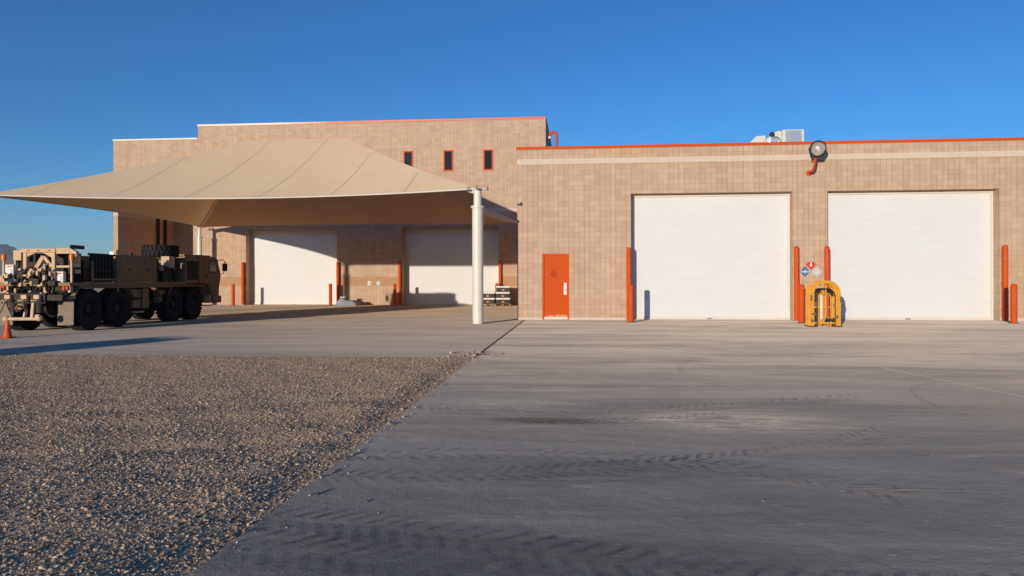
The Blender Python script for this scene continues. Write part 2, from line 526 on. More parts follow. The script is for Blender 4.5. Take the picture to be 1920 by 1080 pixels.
def blot(name, mat, cx, cy, rx, ry, z):
    b = MB(); n_ = 40
    b.add([(cx,cy,z)] + [(cx+rx*math.cos(2*PI*k/n_), cy+ry*math.sin(2*PI*k/n_), z) for k in range(n_)], [(0, k+1, (k+1)%n_+1) for k in range(n_)])
    o = b.build(name, mat, apron)
blot('worn_patch', fade_mat('pale_worn_concrete', (.80,.645,.475), 1.7, 8.15, 1.9, 1.15, .85), 1.7, 8.15, 1.9, 1.15, .0032)
blot('worn_patch', fade_mat('pale_worn_concrete', (.60,.49,.37), 4.9, 9.2, 1.3, 2.0, .45), 4.9, 9.2, 1.3, 2.0, .0033)
blot('oil_stain', fade_mat('brown_stain', (.20,.12,.07), -.35, 7.95, .9, .26, .6), -.35, 7.95, .9, .26, .0034)
blot('oil_stain', fade_mat('dark_stain', (.10,.09,.085), -.3, 4.0, 2.3, .7, .25), -.3, 4.0, 2.3, .7, .0031)
blot('oil_stain', fade_mat('dark_stain', (.12,.105,.10), .2, 5.9, 2.4, .7, .28), .2, 5.9, 2.4, .7, .003)

# gravel lot: undulating bed plus loose stones
def gh(x, y):
    """height of the gravel bed"""
    e = np.clip((EDGE - x)/.5, 0, 1)
    h = .003*np.sin(x*2.1+y*.7)+.003*np.sin(y*3.3-x*.9+1)+.002*np.sin(x*5.2+y*4.1)+.0015*np.sin(y*8.7+x*1.7)
    rut = -.012*np.exp(-((y-8.1-.35*(x+6))/.25)**2) - .014*np.exp(-((y-6.0-.3*(x+5))/.22)**2) + .012*np.exp(-((y-7.4-.35*(x+6))/.3)**2)
    berm = .006*np.exp(-((x-EDGE+.45+.1*np.sin(y*2.3))/.22)**2) - .006*np.exp(-((x-EDGE+.16)/.12)**2)
    far = np.clip((14.3 - y)/.6, 0, 1)
    return (-.02 + e*.02 + (h + rut)*np.minimum(e,far) + berm*far)
xs = np.unique(np.concatenate([np.linspace(-60,-16,40), np.linspace(-16,EDGE,240)]))
ys = np.unique(np.concatenate([np.linspace(-12,2,24), np.linspace(2,14.75,230)]))
X, Y = np.meshgrid(xs, ys); Z = gh(X, Y)
top = 14.15 + (X+75)/73*.4                    # meets the pad edge
Yc = np.minimum(Y, top-.002)
gm = MB(); nx = len(xs)
gm.v = list(map(tuple, np.stack([X,Yc,Z],-1).reshape(-1,3)))
gm.f = [(i*nx+k, i*nx+k+1, (i+1)*nx+k+1, (i+1)*nx+k) for i in range(len(ys)-1) for k in range(nx-1)]
gm.sm = [True]*len(gm.f)
gm.build('gravel_ground', M['gravel'])['kind'] = 'structure'

def stones(name, pos, size, seed):
    """one mesh of many angular pebbles; pos (n,3), size (n,)"""
    rng = np.random.default_rng(seed)
    bm = bmesh.new(); bmesh.ops.create_icosphere(bm, subdivisions=1, radius=1)
    bv = np.array([v.co[:] for v in bm.verts]); bf = np.array([[v.index for v in f.verts] for f in bm.faces]); bm.free()
    nv, nf, n = len(bv), len(bf), len(pos)
    var = bv[None]*(1 + rng.uniform(-.28,.28,(24,nv,1)))
    shp = var[rng.integers(0,24,n)]
    sc = np.stack([rng.uniform(.75,1.35,n), rng.uniform(.75,1.35,n), rng.uniform(.5,.95,n)], -1)
    shp = shp*sc[:,None,:]*size[:,None,None]
    a = rng.uniform(0,2*PI,n); ca, sa = np.cos(a)[:,None], np.sin(a)[:,None]
    tl = rng.uniform(-.7,.7,n); ct, st = np.cos(tl)[:,None], np.sin(tl)[:,None]
    x, y, z = shp[...,0], shp[...,1], shp[...,2]
    y, z = y*ct - z*st, y*st + z*ct
    x, y = x*ca - y*sa, x*sa + y*ca
    V = np.stack([x,y,z],-1) + pos[:,None,:]
    F = (bf[None] + (np.arange(n)*nv)[:,None,None]).reshape(-1)
    me = bpy.data.meshes.new(name)
    me.vertices.add(n*nv); me.vertices.foreach_set('co', V.astype(np.float32).reshape(-1))
    me.loops.add(len(F)); me.loops.foreach_set('vertex_index', F.astype(np.int32))
    me.polygons.add(n*nf)
    me.polygons.foreach_set('loop_start', np.arange(0, len(F), 3, dtype=np.int32))
    me.polygons.foreach_set('use_smooth', np.zeros(n*nf, dtype=bool))
    me.update(calc_edges=True); me.validate()
    me.materials.append(M['stone'])
    o = bpy.data.objects.new(name, me); COL.objects.link(o)
    return o
rng = np.random.default_rng(3)
NS = 210000
yy = 2.0 + (14.35-2.0)*rng.random(NS*3)**1.1
xx = rng.uniform(-15, EDGE+.02, NS*3)
keep = xx > -.80*yy - 2.6
clump = .5+.5*np.sin(xx*3.1+1.3*np.sin(yy*2.2))*np.sin(yy*2.7+1.1*np.sin(xx*1.9))
keep &= rng.random(NS*3) < (.7+.3*clump)
xx, yy = xx[keep][:NS], yy[keep][:NS]
sz = rng.lognormal(math.log(.0052), .42, len(xx)); sz = np.clip(sz, .0028, .017)
zz = gh(xx, yy) + sz*.16
o = stones('loose_gravel', np.stack([xx,yy,zz],-1), sz, 5)
tag(o, 'loose brown gravel covering the lot left of the concrete', 'gravel', kind='stuff')
n = 130
xs_ = EDGE + np.abs(rng.normal(0, .10, n)); ys_ = rng.uniform(2.2, 14.4, n)
n2 = 45
xs_ = np.concatenate([xs_, rng.uniform(-1.8, 14, n2)]); ys_ = np.concatenate([ys_, rng.uniform(2.5, 16, n2)])
n3 = 60
xs_ = np.concatenate([xs_, rng.normal(-2.1,.25,n3)]); ys_ = np.concatenate([ys_, rng.normal(14.9,.35,n3)])
s2 = np.clip(rng.lognormal(math.log(.008), .45, len(xs_)), .004, .03)
s2[n:n+n2] *= .7; s2[-n3:] *= 2.0
o = stones('scattered_pebbles', np.stack([xs_, ys_, s2*.35], -1), s2, 9)
tag(o, 'stray pebbles scattered over the concrete along the gravel edge', 'pebbles', kind='stuff')

# ----------------------------------------------------------------- walls with openings
def wall_y(mb, x0, x1, z0, z1, y, t, holes):
    """wall in the plane y (front) with thickness t and rectangular holes (hx0,hx1,hz0,hz1)"""
    xs = sorted({x0, x1, *[h[0] for h in holes], *[h[1] for h in holes]})
    zs = sorted({z0, z1, *[h[2] for h in holes], *[h[3] for h in holes]})
    def hole(a, b):
        return any(h[0] <= a < h[1] and h[2] <= b < h[3] for h in holes)
    for i in range(len(xs)-1):
        for k in range(len(zs)-1):
            a, b, c, d = xs[i], xs[i+1], zs[k], zs[k+1]
            if hole((a+b)/2, (c+d)/2): continue
            mb.add([(a,y,c),(b,y,c),(b,y,d),(a,y,d)], [(0,1,2,3)])
            mb.add([(a,y+t,c),(a,y+t,d),(b,y+t,d),(b,y+t,c)], [(0,1,2,3)])
    for hx0, hx1, hz0, hz1 in holes:
        mb.add([(hx0,y,hz0),(hx0,y,hz1),(hx0,y+t,hz1),(hx0,y+t,hz0)], [(0,1,2,3)])
        mb.add([(hx1,y,hz0),(hx1,y+t,hz0),(hx1,y+t,hz1),(hx1,y,hz1)], [(0,1,2,3)])
        mb.add([(hx0,y,hz1),(hx1,y,hz1),(hx1,y+t,hz1),(hx0,y+t,hz1)], [(0,1,2,3)])
        if hz0 > z0:
            mb.add([(hx0,y,hz0),(hx0,y+t,hz0),(hx1,y+t,hz0),(hx1,y,hz0)], [(0,1,2,3)])
    mb.add([(x0,y,z0),(x0,y,z1),(x0,y+t,z1),(x0,y+t,z0)], [(0,1,2,3)])
    mb.add([(x1,y,z0),(x1,y+t,z0),(x1,y+t,z1),(x1,y,z1)], [(0,1,2,3)])
    mb.add([(x0,y,z1),(x1,y,z1),(x1,y+t,z1),(x0,y+t,z1)], [(0,1,2,3)])

def roll_door(parent, off, x0, x1, h, y):
    """curtain of interlocking slats, guide rails, bottom bar"""
    rows = []; pitch = .085; nsl = int(h/pitch); pitch = h/nsl
    for i in range(nsl):
        z = i*pitch
        for dz, dy in ((.0,.004),(.10,.0),(.3,-.0035),(.7,-.0035),(.9,.0)):
            zz = z + dz*pitch
            rows.append([(x0, y+dy, zz), (x1, y+dy, zz)])
    rows.append([(x0, y, h), (x1, y, h)])
    d = MB().grid(rows, False).build('roll_up_door', M['door'], parent, off)
    b = MB(); b.box(x0, x1, y-.035, y-.013, .0, .11); b.build('bottom_bar', M['cream_metal'], d, off, bevel=.004)
    g = MB(); g.box(x0-.0, x0+.07, y-.06, y-.036, .0, h); g.box(x1-.07, x1, y-.06, y-.036, .0, h)
    g.each('guide_rail', M['cream_metal'], d, off)
    hd = MB(); hd.box(x0+.07, x1-.07, y-.055, y-.014, h-.10, h); hd.build('header_strip', M['cream_metal'], d, off)
    t = MB(); t.box((x0+x1)/2-.09, (x0+x1)/2+.09, y-.075, y-.036, .02, .06); t.build('lift_handle', M['steel'], d, off)
    return d

# ----------------------------------------------------------------- single-storey building on the right
rb = thing('maintenance_building', 'single storey tan block building with orange coping and two big white roll-up doors', 'building', (8, FRONT, 0))
O = (8, FRONT, 0)
XW0, XW1, HT = -2.36, 27.0, 6.72
D1 = (2.09, 8.22, 0, 4.93); D2 = (9.50, 15.69, 0, 4.93); D3 = (18.2, 24.3, 0, 4.93); PD = (-1.37, -.32, .02, 2.60)
w = MB()
wall_y(w, XW0, XW1, -.05, HT, FRONT, .60, [(D1[0],D1[1],-.05,D1[3]), (D2[0],D2[1],-.05,D2[3]), (D3[0],D3[1],-.05,D3[3]), (PD[0],PD[1],.02,PD[3])])
# side and rear walls
w.box(XW0, XW0+.4, FRONT+.60, 58, -.05, HT); w.box(XW1-.4, XW1, FRONT+.60, 58, -.05, HT); w.box(XW0+.4, XW1-.4, 57.6, 58, -.05, HT)
w.build('wall', M['block'], rb, O)
MB().box(XW0+.4, XW1-.4, FRONT+.60, 57.6, 6.0, 6.15).build('roof', M['roofing'], rb, O)
c = MB()
c.box(XW0-.03, XW1+.03, FRONT-.03, FRONT+.63, HT, HT+.11)
c.box(XW0-.03, XW0+.43, FRONT+.63, 58.03, HT, HT+.11); c.box(XW1-.43, XW1+.03, FRONT+.63, 58.03, HT, HT+.11); c.box(XW0+.43, XW1-.43, 57.57, 58.03, HT, HT+.11)
c.build('coping', M['orange'], rb, O, bevel=.01)
bnd = MB(); bnd.box(XW0-.004, XW1, FRONT-.004, FRONT+.05, 6.13, 6.335)
bo = bnd.build('pale_band', M['block_pale'], rb, O)
bs = MB()
for x0, x1 in ((XW0-.006, PD[0]), (PD[1], D1[0]), (D1[1], D2[0]), (D2[1], D3[0])): bs.box(x0, x1, FRONT-.006, FRONT+.02, -.02, .085)
bs.each('wall_base', M['block_pale'], rb, O)
for D in (D1, D2, D3):
    roll_door(rb, O, D[0]+.0, D[1]-.0, D[3], FRONT+.46)
# personnel door
pd = MB(); pd.box(PD[0]+.07, PD[1]-.06, FRONT+.06, FRONT+.11, .10, PD[3]-.06)
pdo = pd.build('personnel_door', M['orange_door'], rb, O, bevel=.006)
fr = MB()
fr.box(PD[0], PD[0]+.07, FRONT+.03, FRONT+.14, .02, PD[3]); fr.box(PD[1]-.06, PD[1], FRONT+.03, FRONT+.14, .02, PD[3])
fr.box(PD[0]+.07, PD[1]-.06, FRONT+.03, FRONT+.14, PD[3]-.06, PD[3])
fr.build('door_frame', M['orange'], pdo, O, bevel=.005)
MB().box(PD[0]+.07, PD[1]-.06, FRONT+.02, FRONT+.2, .02, .10).build('threshold', M['cream_metal'], pdo, O)
pl = MB(); pl.box(-.53,-.41, FRONT+.035, FRONT+.055, .98, 1.46); pl.box(-.50,-.44, FRONT-.02, FRONT+.035, 1.16, 1.22)
pl.build('latch_guard', M['white_plastic'], pdo, O, bevel=.006)
dm = MB(); cxd, czd, rd = -.93, 1.80, .155
dm.prism([(cxd-rd,czd),(cxd,czd-rd),(cxd+rd,czd),(cxd,czd+rd)], 'y', FRONT+.054, FRONT+.062)
dm.build('diamond_placard', paint('dull_red_orange', (.46,.055,.012), .6, .9, 4, spec=.1), pdo, O)
# worn pale patch at the foot of the door
wp = MB(); rr = random.Random(4)
pts = [(PD[0]+.09,.11)] + [(PD[0]+.09+(PD[1]-PD[0]-.17)*i/14, .13+.05*rr.random()+.05*(i > 4)*rr.random()) for i in range(15)] + [(PD[1]-.08,.11)]
wp.prism(pts, 'y', FRONT+.056, FRONT+.0595)
wp.build('scuffed_paint', paint('scuffed_pale_orange', (.66,.34,.20), .8, .8, 6, (.60,.46,.34), .8, spec=.1), pdo, O)

# ----------------------------------------------------------------- tall building behind
tb = thing('tall_building', 'two storey tan block building behind the canopy with stepped roof line and three slit windows', 'building', (-15, BACK, 0))
O2 = (-15, BACK, 0)
A = (-21.80, -15.62, 0, 5.02); B = (-11.30, -5.01, 0, 5.02)
WIN = [(-11.19,-10.55,8.60,9.96), (-8.57,-7.93,8.60,9.96), (-5.98,-5.34,8.60,9.96)]
w = MB()
wall_y(w, -25.09, -1.97, -.05, 11.85, BACK, .85, [(A[0],A[1],-.05,A[3]), (B[0],B[1],-.05,B[3])] + WIN)
wall_y(w, -31.05, -25.09, -.05, 11.0, BACK, .4, [(-30.73, -25.45, -.05, 7.6)])
w.box(-31.05, -30.73, BACK+.4, 59, -.05, 11.0)
w.box(-25.45, -25.09, BACK+.4, 52.6, -.05, 7.6)
w.box(-30.73, -25.09, 52.6, 53.0, -.05, 7.6)
w.box(-2.37, -1.97, BACK+.85, 59, -.05, 11.85)
w.box(-25.09, -24.69, BACK+.85, 59, 7.6, 11.85)
w.box(-30.73, -2.37, 58.6, 59, -.05, 11.0)
w.build('wall', M['block'], tb, O2)
MB().box(-30.73, -25.45, BACK+.4, 52.6, 7.6, 7.8).build('bay_ceiling', M['roofing'], tb, O2)
r_ = MB(); r_.box(-24.69, -2.37, BACK+.85, 58.6, 11.2, 11.35); r_.box(-30.73, -25.09, BACK+.4, 58.6, 10.4, 10.55); r_.build('roof', M['roofing'], tb, O2)
c = MB(); c.box(-25.12, -1.94, BACK-.03, BACK+.88, 11.85, 11.98); c.box(-2.4, -1.94, BACK+.88, 59, 11.85, 11.98); c.box(-25.12, -24.66, BACK+.88, 59, 11.85, 11.98)
c.build('coping', M['coping_blend'], tb, O2, bevel=.01)
c = MB(); c.box(-31.08, -25.12, BACK-.03, BACK+.43, 11.0, 11.11); c.box(-31.08, -30.7, BACK+.43, 59, 11.0, 11.11)
c.build('coping', M['cream_metal'], tb, O2, bevel=.01)
b_ = MB()
b_.box(-25.45, -1.97, BACK-.004, BACK+.03, 5.97, 6.17); b_.box(-31.054, -30.726, BACK-.004, BACK+.45, 5.97, 6.17)
b_.box(-30.731, -30.726, BACK+.45, 52.6, 5.97, 6.17)
b_.build('pale_band', M['block_pale'], tb, O2)
b_ = MB()
for x0, x1 in ((-25.45, A[0]), (A[1], B[0]), (B[1], -1.97)):
    b_.box(x0, x1, BACK-.005, BACK+.03, 1.22, 1.83)
b_.each('brown_band', M['block_brown'], tb, O2)
for D in (A, B):
    roll_door(tb, O2, D[0], D[1], D[3], BACK+.70)
for x0, x1, z0, z1 in WIN:
    f = MB(); t = .09
    f.box(x0, x0+t, BACK-.02, BACK+.12, z0, z1); f.box(x1-t, x1, BACK-.02, BACK+.12, z0, z1)
    f.box(x0+t, x1-t, BACK-.02, BACK+.12, z0, z0+t); f.box(x0+t, x1-t, BACK-.02, BACK+.12, z1-t, z1)
    fo = f.build('window', M['orange'], tb, O2)
    MB().box(x0+t, x1-t, BACK+.05, BACK+.07, z0+t, z1-t).build('pane', M['dark_glass'], fo, O2)
for y in (50.3, 51.2):
    p = MB(); p.cyl((-30.62,y,0), (-30.62,y,7.6), .11); p.cyl((-30.62,y,3.0),(-30.62,y,3.12),.15)
    p.build('downpipe', M['drab'], tb, O2)

# wall knobs between the two far doors
def wall_knob(x, lab):
    t = thing('wall_outlet', lab, 'wall outlet', (x, BACK-.006, 1.40), 0, 'round outlets on the tall building')
    m = MB(); m.lathe([(0,-.09),(.05,-.085),(.085,-.05),(.09,0),(.12,.0),(.12,.02)][::1], (0,0,0), (0,1,0), 16); m.build('cap', M['white_plastic'], t)
    m = MB(); m.lathe([(.12,-.02),(.15,-.02),(.15,.0),(.12,.0)], (0,0,0), (0,1,0), 16); m.build('mounting_ring', M['steel'], t)
wall_knob(-13.45, 'small white round outlet on brown band, nearer the left roll-up door')
wall_knob(-12.85, 'small white round outlet on brown band, nearer the right roll-up door')

# orange vent pipe on the roof
t = thing('vent_pipe', 'orange gooseneck vent pipe rising behind the low roof beside the tall building', 'vent pipe', (-.97, 31.0, 6.151))
m = MB(); P = [(.1,0,0),(.1,0,1.62)] + [(-.04+.14*math.cos(R(a)), 0, 1.64+.14*math.sin(R(a))) for a in range(15,181,15)] + [(-.18,0,1.56)]
m.tube(P, .058, 12); m.build('pipe', M['orange'], t)
m = MB(); m.lathe([(.058,0),(.16,0),(.16,.03),(.06,.08)], (.1,0,0)); m.build('flashing', M['galv'], t)
m = MB(); m.tube([(-.18,0,1.50),(-.18,0,1.58)], .075, 12); m.build('mouth', M['cream_metal'], t)

# rooftop unit
t = thing('rooftop_unit', 'rooftop air unit with cream sloped hood and grey sheet metal box', 'rooftop unit', (8.72, 33.0, 6.151))
m = MB(); m.prism([(-1.30,1.30),(-1.30,.90),(-.46,.90),(-.46,1.74),(-.85,1.72)], 'y', -.5, .5); m.build('intake_hood', M['hood'], t, bevel=.015)
m = MB(); m.box(-1.3,-.1,-.45,.45,0,.899); m.build('curb', M['galv'], t)
m = MB()
m.prism([(-.45,.6),(.22,.6),(.22,1.90),(.06,1.93),(-.12,1.83),(-.45,1.58)], 'y', -.56, .38); m.build('blower_housing', M['hood'], t, bevel=.02)
m = MB(); m.lathe([(.0,0),(.27,0),(.27,.04),(.2,.06),(.2,.02),(.0,.02)], (-.1,-.56,1.42), (0,-1,0), 24); m.build('blower_inlet', M['galv'], t)
m = MB(); m.ball((-.22,-.6,1.76), .11); m.build('motor', M['drab'], t)
m = MB(); m.box(.26,1.14,-.5,.5,0.70,1.93)
m.bar((.42,-.505,1.84),(.98,-.505,1.25),.06,.012)
m.build('air_box', M['galv'], t, bevel=.01)
m = MB(); m.box(.24,.38,-.52,-.501,0.70,1.93); m.box(1.08,1.16,-.52,-.501,0.70,1.93); m.box(.24,1.16,-.52,.52,1.931,1.97); m.each('corner_trim', M['cream_metal'], t)
m = MB()
for lx in (.36,1.05):
    for ly in (-.4,.4): m.box(lx-.04,lx+.04,ly-.04,ly+.04,0,.699)
m.each('support_leg', M['galv'], t)

# ----------------------------------------------------------------- floodlight on the wall
t = thing('floodlight', 'round floodlight on a bent orange bracket above the right-hand doors', 'floodlight', (8.82, FRONT, 5.62))
m = MB(); m.lathe([(0,0),(.11,0),(.11,-.03),(0,-.03)][::-1], (0,-.001,0), (0,1,0), 20); m.build('wall_plate', M['orange'], t)
m = MB(); m.tube([(0,-.03,0),(.0,-.25,.0),(.01,-.42,.04),(.02,-.56,.15),(.03,-.62,.32),(.035,-.64,.48)], .042, 12); m.build('bracket_arm', M['orange'], t)
fa = Vector((-.05,-.93,-.36)).normalized()
hc = Vector((.06,-.82,.80))
m = MB(); q = hc
m.lathe([(.0,-.34),(.10,-.34),(.14,-.28),(.20,-.18),(.265,-.05),(.285,.03),(.30,.03),(.30,.07),(.27,.07),(.262,.02)], hc, fa, 36); m.build('lamp_housing', M['drab'], t)
m = MB(); m.lathe([(.262,.02),(.22,-.05),(.12,-.12),(.0,-.14)], hc, fa, 36); m.build('reflector', paint('reflector_metal', (.8,.78,.74), .12, .95, 3, metal=1), t)
m = MB(); m.ball(tuple(hc + fa*(-.03)), .085); m.build('bulb', M['clear_lens'], t)
m = MB()
for s in (-1,1): m.bar(tuple(hc+Vector((s*.31,0,.0))), tuple(hc+Vector((s*.20,.12,-.30))), .03,.05)
m.bar(tuple(hc+Vector((-.22,.12,-.30))), tuple(hc+Vector((.22,.12,-.30))), .05,.03)
m.build('yoke', M['drab'], t)

# ----------------------------------------------------------------- hazard diamonds
def diamond(x, z, r, mat, label):
    t = thing('hazard_sign', label, 'sign', (x, FRONT, z), 0, 'diamond signs between the right-hand doors')
    m = MB(); m.prism([(-r,0),(0,-r),(r,0),(0,r)], 'y', -.012, -.001); m.build('sign_plate', mat, t)
    return t
def mark(t, polys, mat, name, apart=False):
    m = MB()
    for p in polys: m.prism(p, 'y', -.0155, -.0125)
    (m.each if apart else m.build)(name, mat, t)
SR = .205
t = diamond(8.885, 2.125, SR, M['red_sign'], 'red diamond hazard sign with white mark, topmost of the three')
mark(t, [[(-.022,-.07),(.022,-.07),(.05,-.02),(.022,.01),(.022,.12),(-.022,.12),(-.022,.01),(-.05,-.02)]], M['white_sign'], 'white_mark')
mark(t, [[(-.07,.115),(-.03,.155),(.0,.195),(-.012,.2),(-.1,.112)],[(.07,.115),(.1,.112),(.012,.2),(0,.195),(.03,.155)]], M['white_sign'], 'white_edge')
t = diamond(8.66, 1.86, SR, M['blue_sign'], 'blue diamond hazard sign with white star mark')
mark(t, [[(-.19,.0),(-.15,-.04),(-.04,-.035),(-.04,.035),(-.15,.04)],[(.19,.0),(.15,.04),(.04,.035),(.04,-.035),(.15,-.04)]], M['pale_blue'], 'pale_bar', True)
mark(t, [[(-.04,.0),(-.015,-.02),(0,-.12),(.02,-.02),(.06,0),(.02,.025),(0,.10),(-.015,.025)]], M['white_sign'], 'white_star')
t = diamond(9.105, 1.855, SR, M['grey_sign'], 'pale grey diamond hazard sign, rightmost of the three')
mark(t, [[(-.03,-.05),(.03,-.05),(.03,-.03),(.0,-.0),(.035,.04),(.0,.07),(-.04,.04),(.0,.03),(-.03,-.02)]], M['cream_metal'], 'faint_mark')

# ----------------------------------------------------------------- guard posts and bollards
def tall_post():
    t = thing('door_guard', 'x', 'guard post', (0,0,0), 0, 'tall orange guards beside the roll-up doors')
    m = MB(); m.lathe([(.0,2.82),(.05,2.815),(.085,2.79),(.095,2.75),(.095,0),(.0,0)], (0,0,0), n=24); m.build('post', M['orange'], t)
    m = MB()
    for z in (.45,1.4,2.4): m.box(-.05,.05,.08,.17,z-.03,z+.03)
    m.each('wall_bracket', M['orange'], t)
    m = MB(); m.box(-.14,.14,-.14,.12,0,.015); m.build('base_plate', M['steel'], t)
    return t
def short_post():
    t = thing('bollard', 'x', 'bollard', (0,0,0), 0, 'short orange bollards in front of the roll-up doors')
    m = MB(); m.lathe([(.0,1.39),(.05,1.385),(.09,1.36),(.105,1.32),(.105,0),(.0,0)], (0,0,0), n=24); m.build('post', M['orange'], t)
    m = MB(); m.lathe([(.106,0),(.17,0),(.16,.012),(.106,.02)], (0,0,0), n=20); m.build('footing', M['joint'], t)
    return t
tall_spots = [
    (2.00, FRONT-.17, 'tall orange guard post left of the near building\'s first white roll-up door'),
    (8.30, FRONT-.17, 'tall orange guard post left of the diamond signs'),
    (9.42, FRONT-.17, 'tall orange guard post behind the yellow hoop barriers'),
    (15.80, FRONT-.17, 'tall orange guard post at the far right roll-up door'),
    (-21.95, BACK-.17, 'tall orange guard post left of the far door nearest the truck'),
    (-15.52, BACK-.17, 'tall orange guard post right of the far door nearest the truck'),
    (-11.42, BACK-.17, 'tall orange guard post left of the far door behind the pole, half shaded'),
    (-4.90, BACK-.17, 'tall orange guard post behind the stacked battery crates'),
]
proto = tall_post()
for i, (x, y, lab) in enumerate(tall_spots):
    o = proto if i == 0 else copy_tree(proto)
    o.location = (x, y, 0); o['label'] = lab
short_spots = [
    (1.97, 26.85, 'short orange bollard left of the near building\'s first roll-up door, beside the personnel door wall'),
    (7.99, 26.6, 'short orange bollard left of the yellow hoop barriers'),
    (15.28, 26.8, 'short orange bollard beside the tall guard of the far right roll-up door'),
    (-21.9, 44.2, 'short orange bollard left of the far door nearest the truck'),
    (-15.72, 44.8, 'short orange bollard right of the far door, beside the grey bundle'),
    (-11.37, 44.2, 'short orange bollard left of the far door behind the pole, in shadow'),
    (-5.05, 45.1, 'short orange bollard just behind the stacked battery crates'),
]
proto = short_post()
for i, (x, y, lab) in enumerate(short_spots):
    o = proto if i == 0 else copy_tree(proto)
    o.location = (x, y, 0); o['label'] = lab

# ----------------------------------------------------------------- arched yellow barriers
def arch(w, h, r, n=14):
    """inverted-U outline in x,z, half width w, height h, corner radius r"""
    P = [(-w, 0, 0), (-w, 0, h-r)]
    for k in range(1, n): 
        a = PI - PI/2*k/n
        P.append((-w+r+r*math.cos(a), 0, h-r+r*math.sin(a)))
    P.append((-w+r,0,h)); P.append((w-r,0,h))
    for k in range(1, n):
        a = PI/2 - PI/2*k/n
        P.append((w-r+r*math.cos(a), 0, h-r+r*math.sin(a)))
    P += [(w,0,h-r),(w,0,0)]
    return P
def flat_arch(mb, w0, h0, w1, h1, r0, r1, y0, y1):
    a, b = arch(w0,h0,r0), arch(w1,h1,r1)
    n = len(a); vs = []; fs = []
    for p, q in zip(a, b):
        vs += [(p[0],y0,p[2]),(q[0],y0,q[2]),(q[0],y1,q[2]),(p[0],y1,p[2])]
    for i in range(n-1):
        for k in range(4):
            l = (k+1) % 4
            fs.append((4*i+k, 4*i+l, 4*i+4+l, 4*i+4+k))
    fs += [(0,3,2,1),(4*n-4,4*n-3,4*n-2,4*n-1)]
    mb.add(vs, fs)
def barrier():
    t = thing('hoop_barrier', 'x', 'barrier', (0,0,0), 0, 'yellow hoop barriers stacked between the right-hand doors')
    m = MB(); flat_arch(m, .475, 1.52, .375, 1.42, .42, .32, -.02, .02); m.build('outer_hoop', M['yellow'], t, bevel=.006)
    m = MB(); m.tube(arch(.29,1.25,.27), .024, 8); m.build('middle_hoop', M['black'], t)
    m = MB(); m.tube(arch(.16,1.10,.15), .022, 8); m.build('inner_hoop', M['yellow'], t)
    m = MB(); m.box(-.38,.38,-.012,.012,.62,.665); m.box(-.38,.38,-.012,.012,.10,.15); m.each('cross_rail', M['yellow'], t)
    m = MB(); m.tube([(0,0,.1),(0,0,1.4)], .02, 8); m.build('centre_bar', M['yellow'], t)
    for s in (-1,1):
        m = MB(); m.box(s*.425-.07, s*.425+.07, -.11,.11, 0,.03); m.build('foot', M['drab'], t, bevel=.004)
    return t
bar_spots = [
    (8.12, 24.45, .0, 2, 'yellow arched hoop barrier standing at the front of the stack'),
    (8.06, 24.56, .0, -3, 'yellow arched hoop barrier second from the front of the stack'),
    (8.13, 24.67, .0, 3, 'yellow arched hoop barrier third from the front of the stack'),
    (8.05, 24.78, .0, -2, 'yellow arched hoop barrier at the back of the stack, nearest the door'),
]
proto = barrier()
for i, (x, y, z, a, lab) in enumerate(bar_spots):
    o = proto if i == 0 else copy_tree(proto)
    o.location = (x, y, z); o.rotation_euler = (0, 0, R(a)); o['label'] = lab
fb = proto
# the front barrier carries a worn side sheet and stickers
m = MB(); m.box(.19,.28,-.016,.016,.17,1.0); m.build('flat_bar', M['yellow'], fb, bevel=.004)
m = MB(); m.box(.02,.09,-.022,-.0,.35,1.05); m.build('red_strip', M['red_sign'], fb)
m = MB(); m.box(-.19,-.12,-.02,0,.25,1.05); m.build('white_strip', M['white_sign'], fb)
m = MB()
for (sx, sz, a, b2) in ((-.47,.95,.03,.1),(-.40,.42,.07,.04),(-.33,.75,.04,.06),(.33,.33,.06,.05),(.47,.9,.03,.09),(.27,.70,.03,.05),(-.44,.20,.05,.05)):
    m.box(sx-a, sx+a, -.0255, -.0205, sz-b2, sz+b2)
m.each('sticker', M['canvas'], fb)
m = MB()
for k in range(9):
    m.box(-.05+.035*k, -.02+.035*k, -.09-.02*math.sin(k), -.03, .16+.02*(k%3), .24+.03*((k*2)%3))
m.build('chain_bundle', M['drab'], fb)

# ----------------------------------------------------------------- shade canopy
FL = Vector((-22.8,25.75,4.92)); FR = Vector((-3.57,25.75,4.88)); RL = Vector((-24.4,44.7,5.12)); RR = Vector((-3.42,44.7,5.12))
KL = Vector((-16.6,34.9,8.62)); KR = Vector((-11.35,34.9,8.66))
cn = thing('shade_canopy', 'large tan fabric hip roof canopy on cream steel poles', 'canopy', (-13.9, 35, 0))
OC = (-13.9, 35, 0)
def panel(a, b, ra, rb_, bow, dip, sag, ns=40, nt_=24):
    """tensioned panel from eave a-b up to ridge ra-rb_"""
    ctr = (ra + rb_ + FL + FR + RL + RR)/6
    inw = Vector((ctr.x - (a.x+b.x)/2, ctr.y - (a.y+b.y)/2, 0)).normalized()
    P = []
    for j in range(nt_+1):
        t = j/nt_; row = []
        for i in range(ns+1):
            s = i/ns; k = 4*s*(1-s)
            E = a.lerp(b, s) + inw*bow*k + Vector((0,0,-dip*k))
            T = ra.lerp(rb_, s)
            p = E.lerp(T, t)
            hip = .16*4*t*(1-t)
            p.z -= sag*4*t*(1-t)*k + hip
            row.append(p)
        P.append(row)
    return P
panels = [panel(FL,FR,KL,KR,1.1,.12,.12), panel(FR,RR,KR,KR,1.1,.12,.12), panel(RR,RL,KR,KL,.8,.02,.15), panel(RL,FL,KL,KL,1.25,.05,.12)]
m = MB()
for P in panels: m.grid(P)
fab = m.build('fabric_roof', M['fabric'], cn, OC)
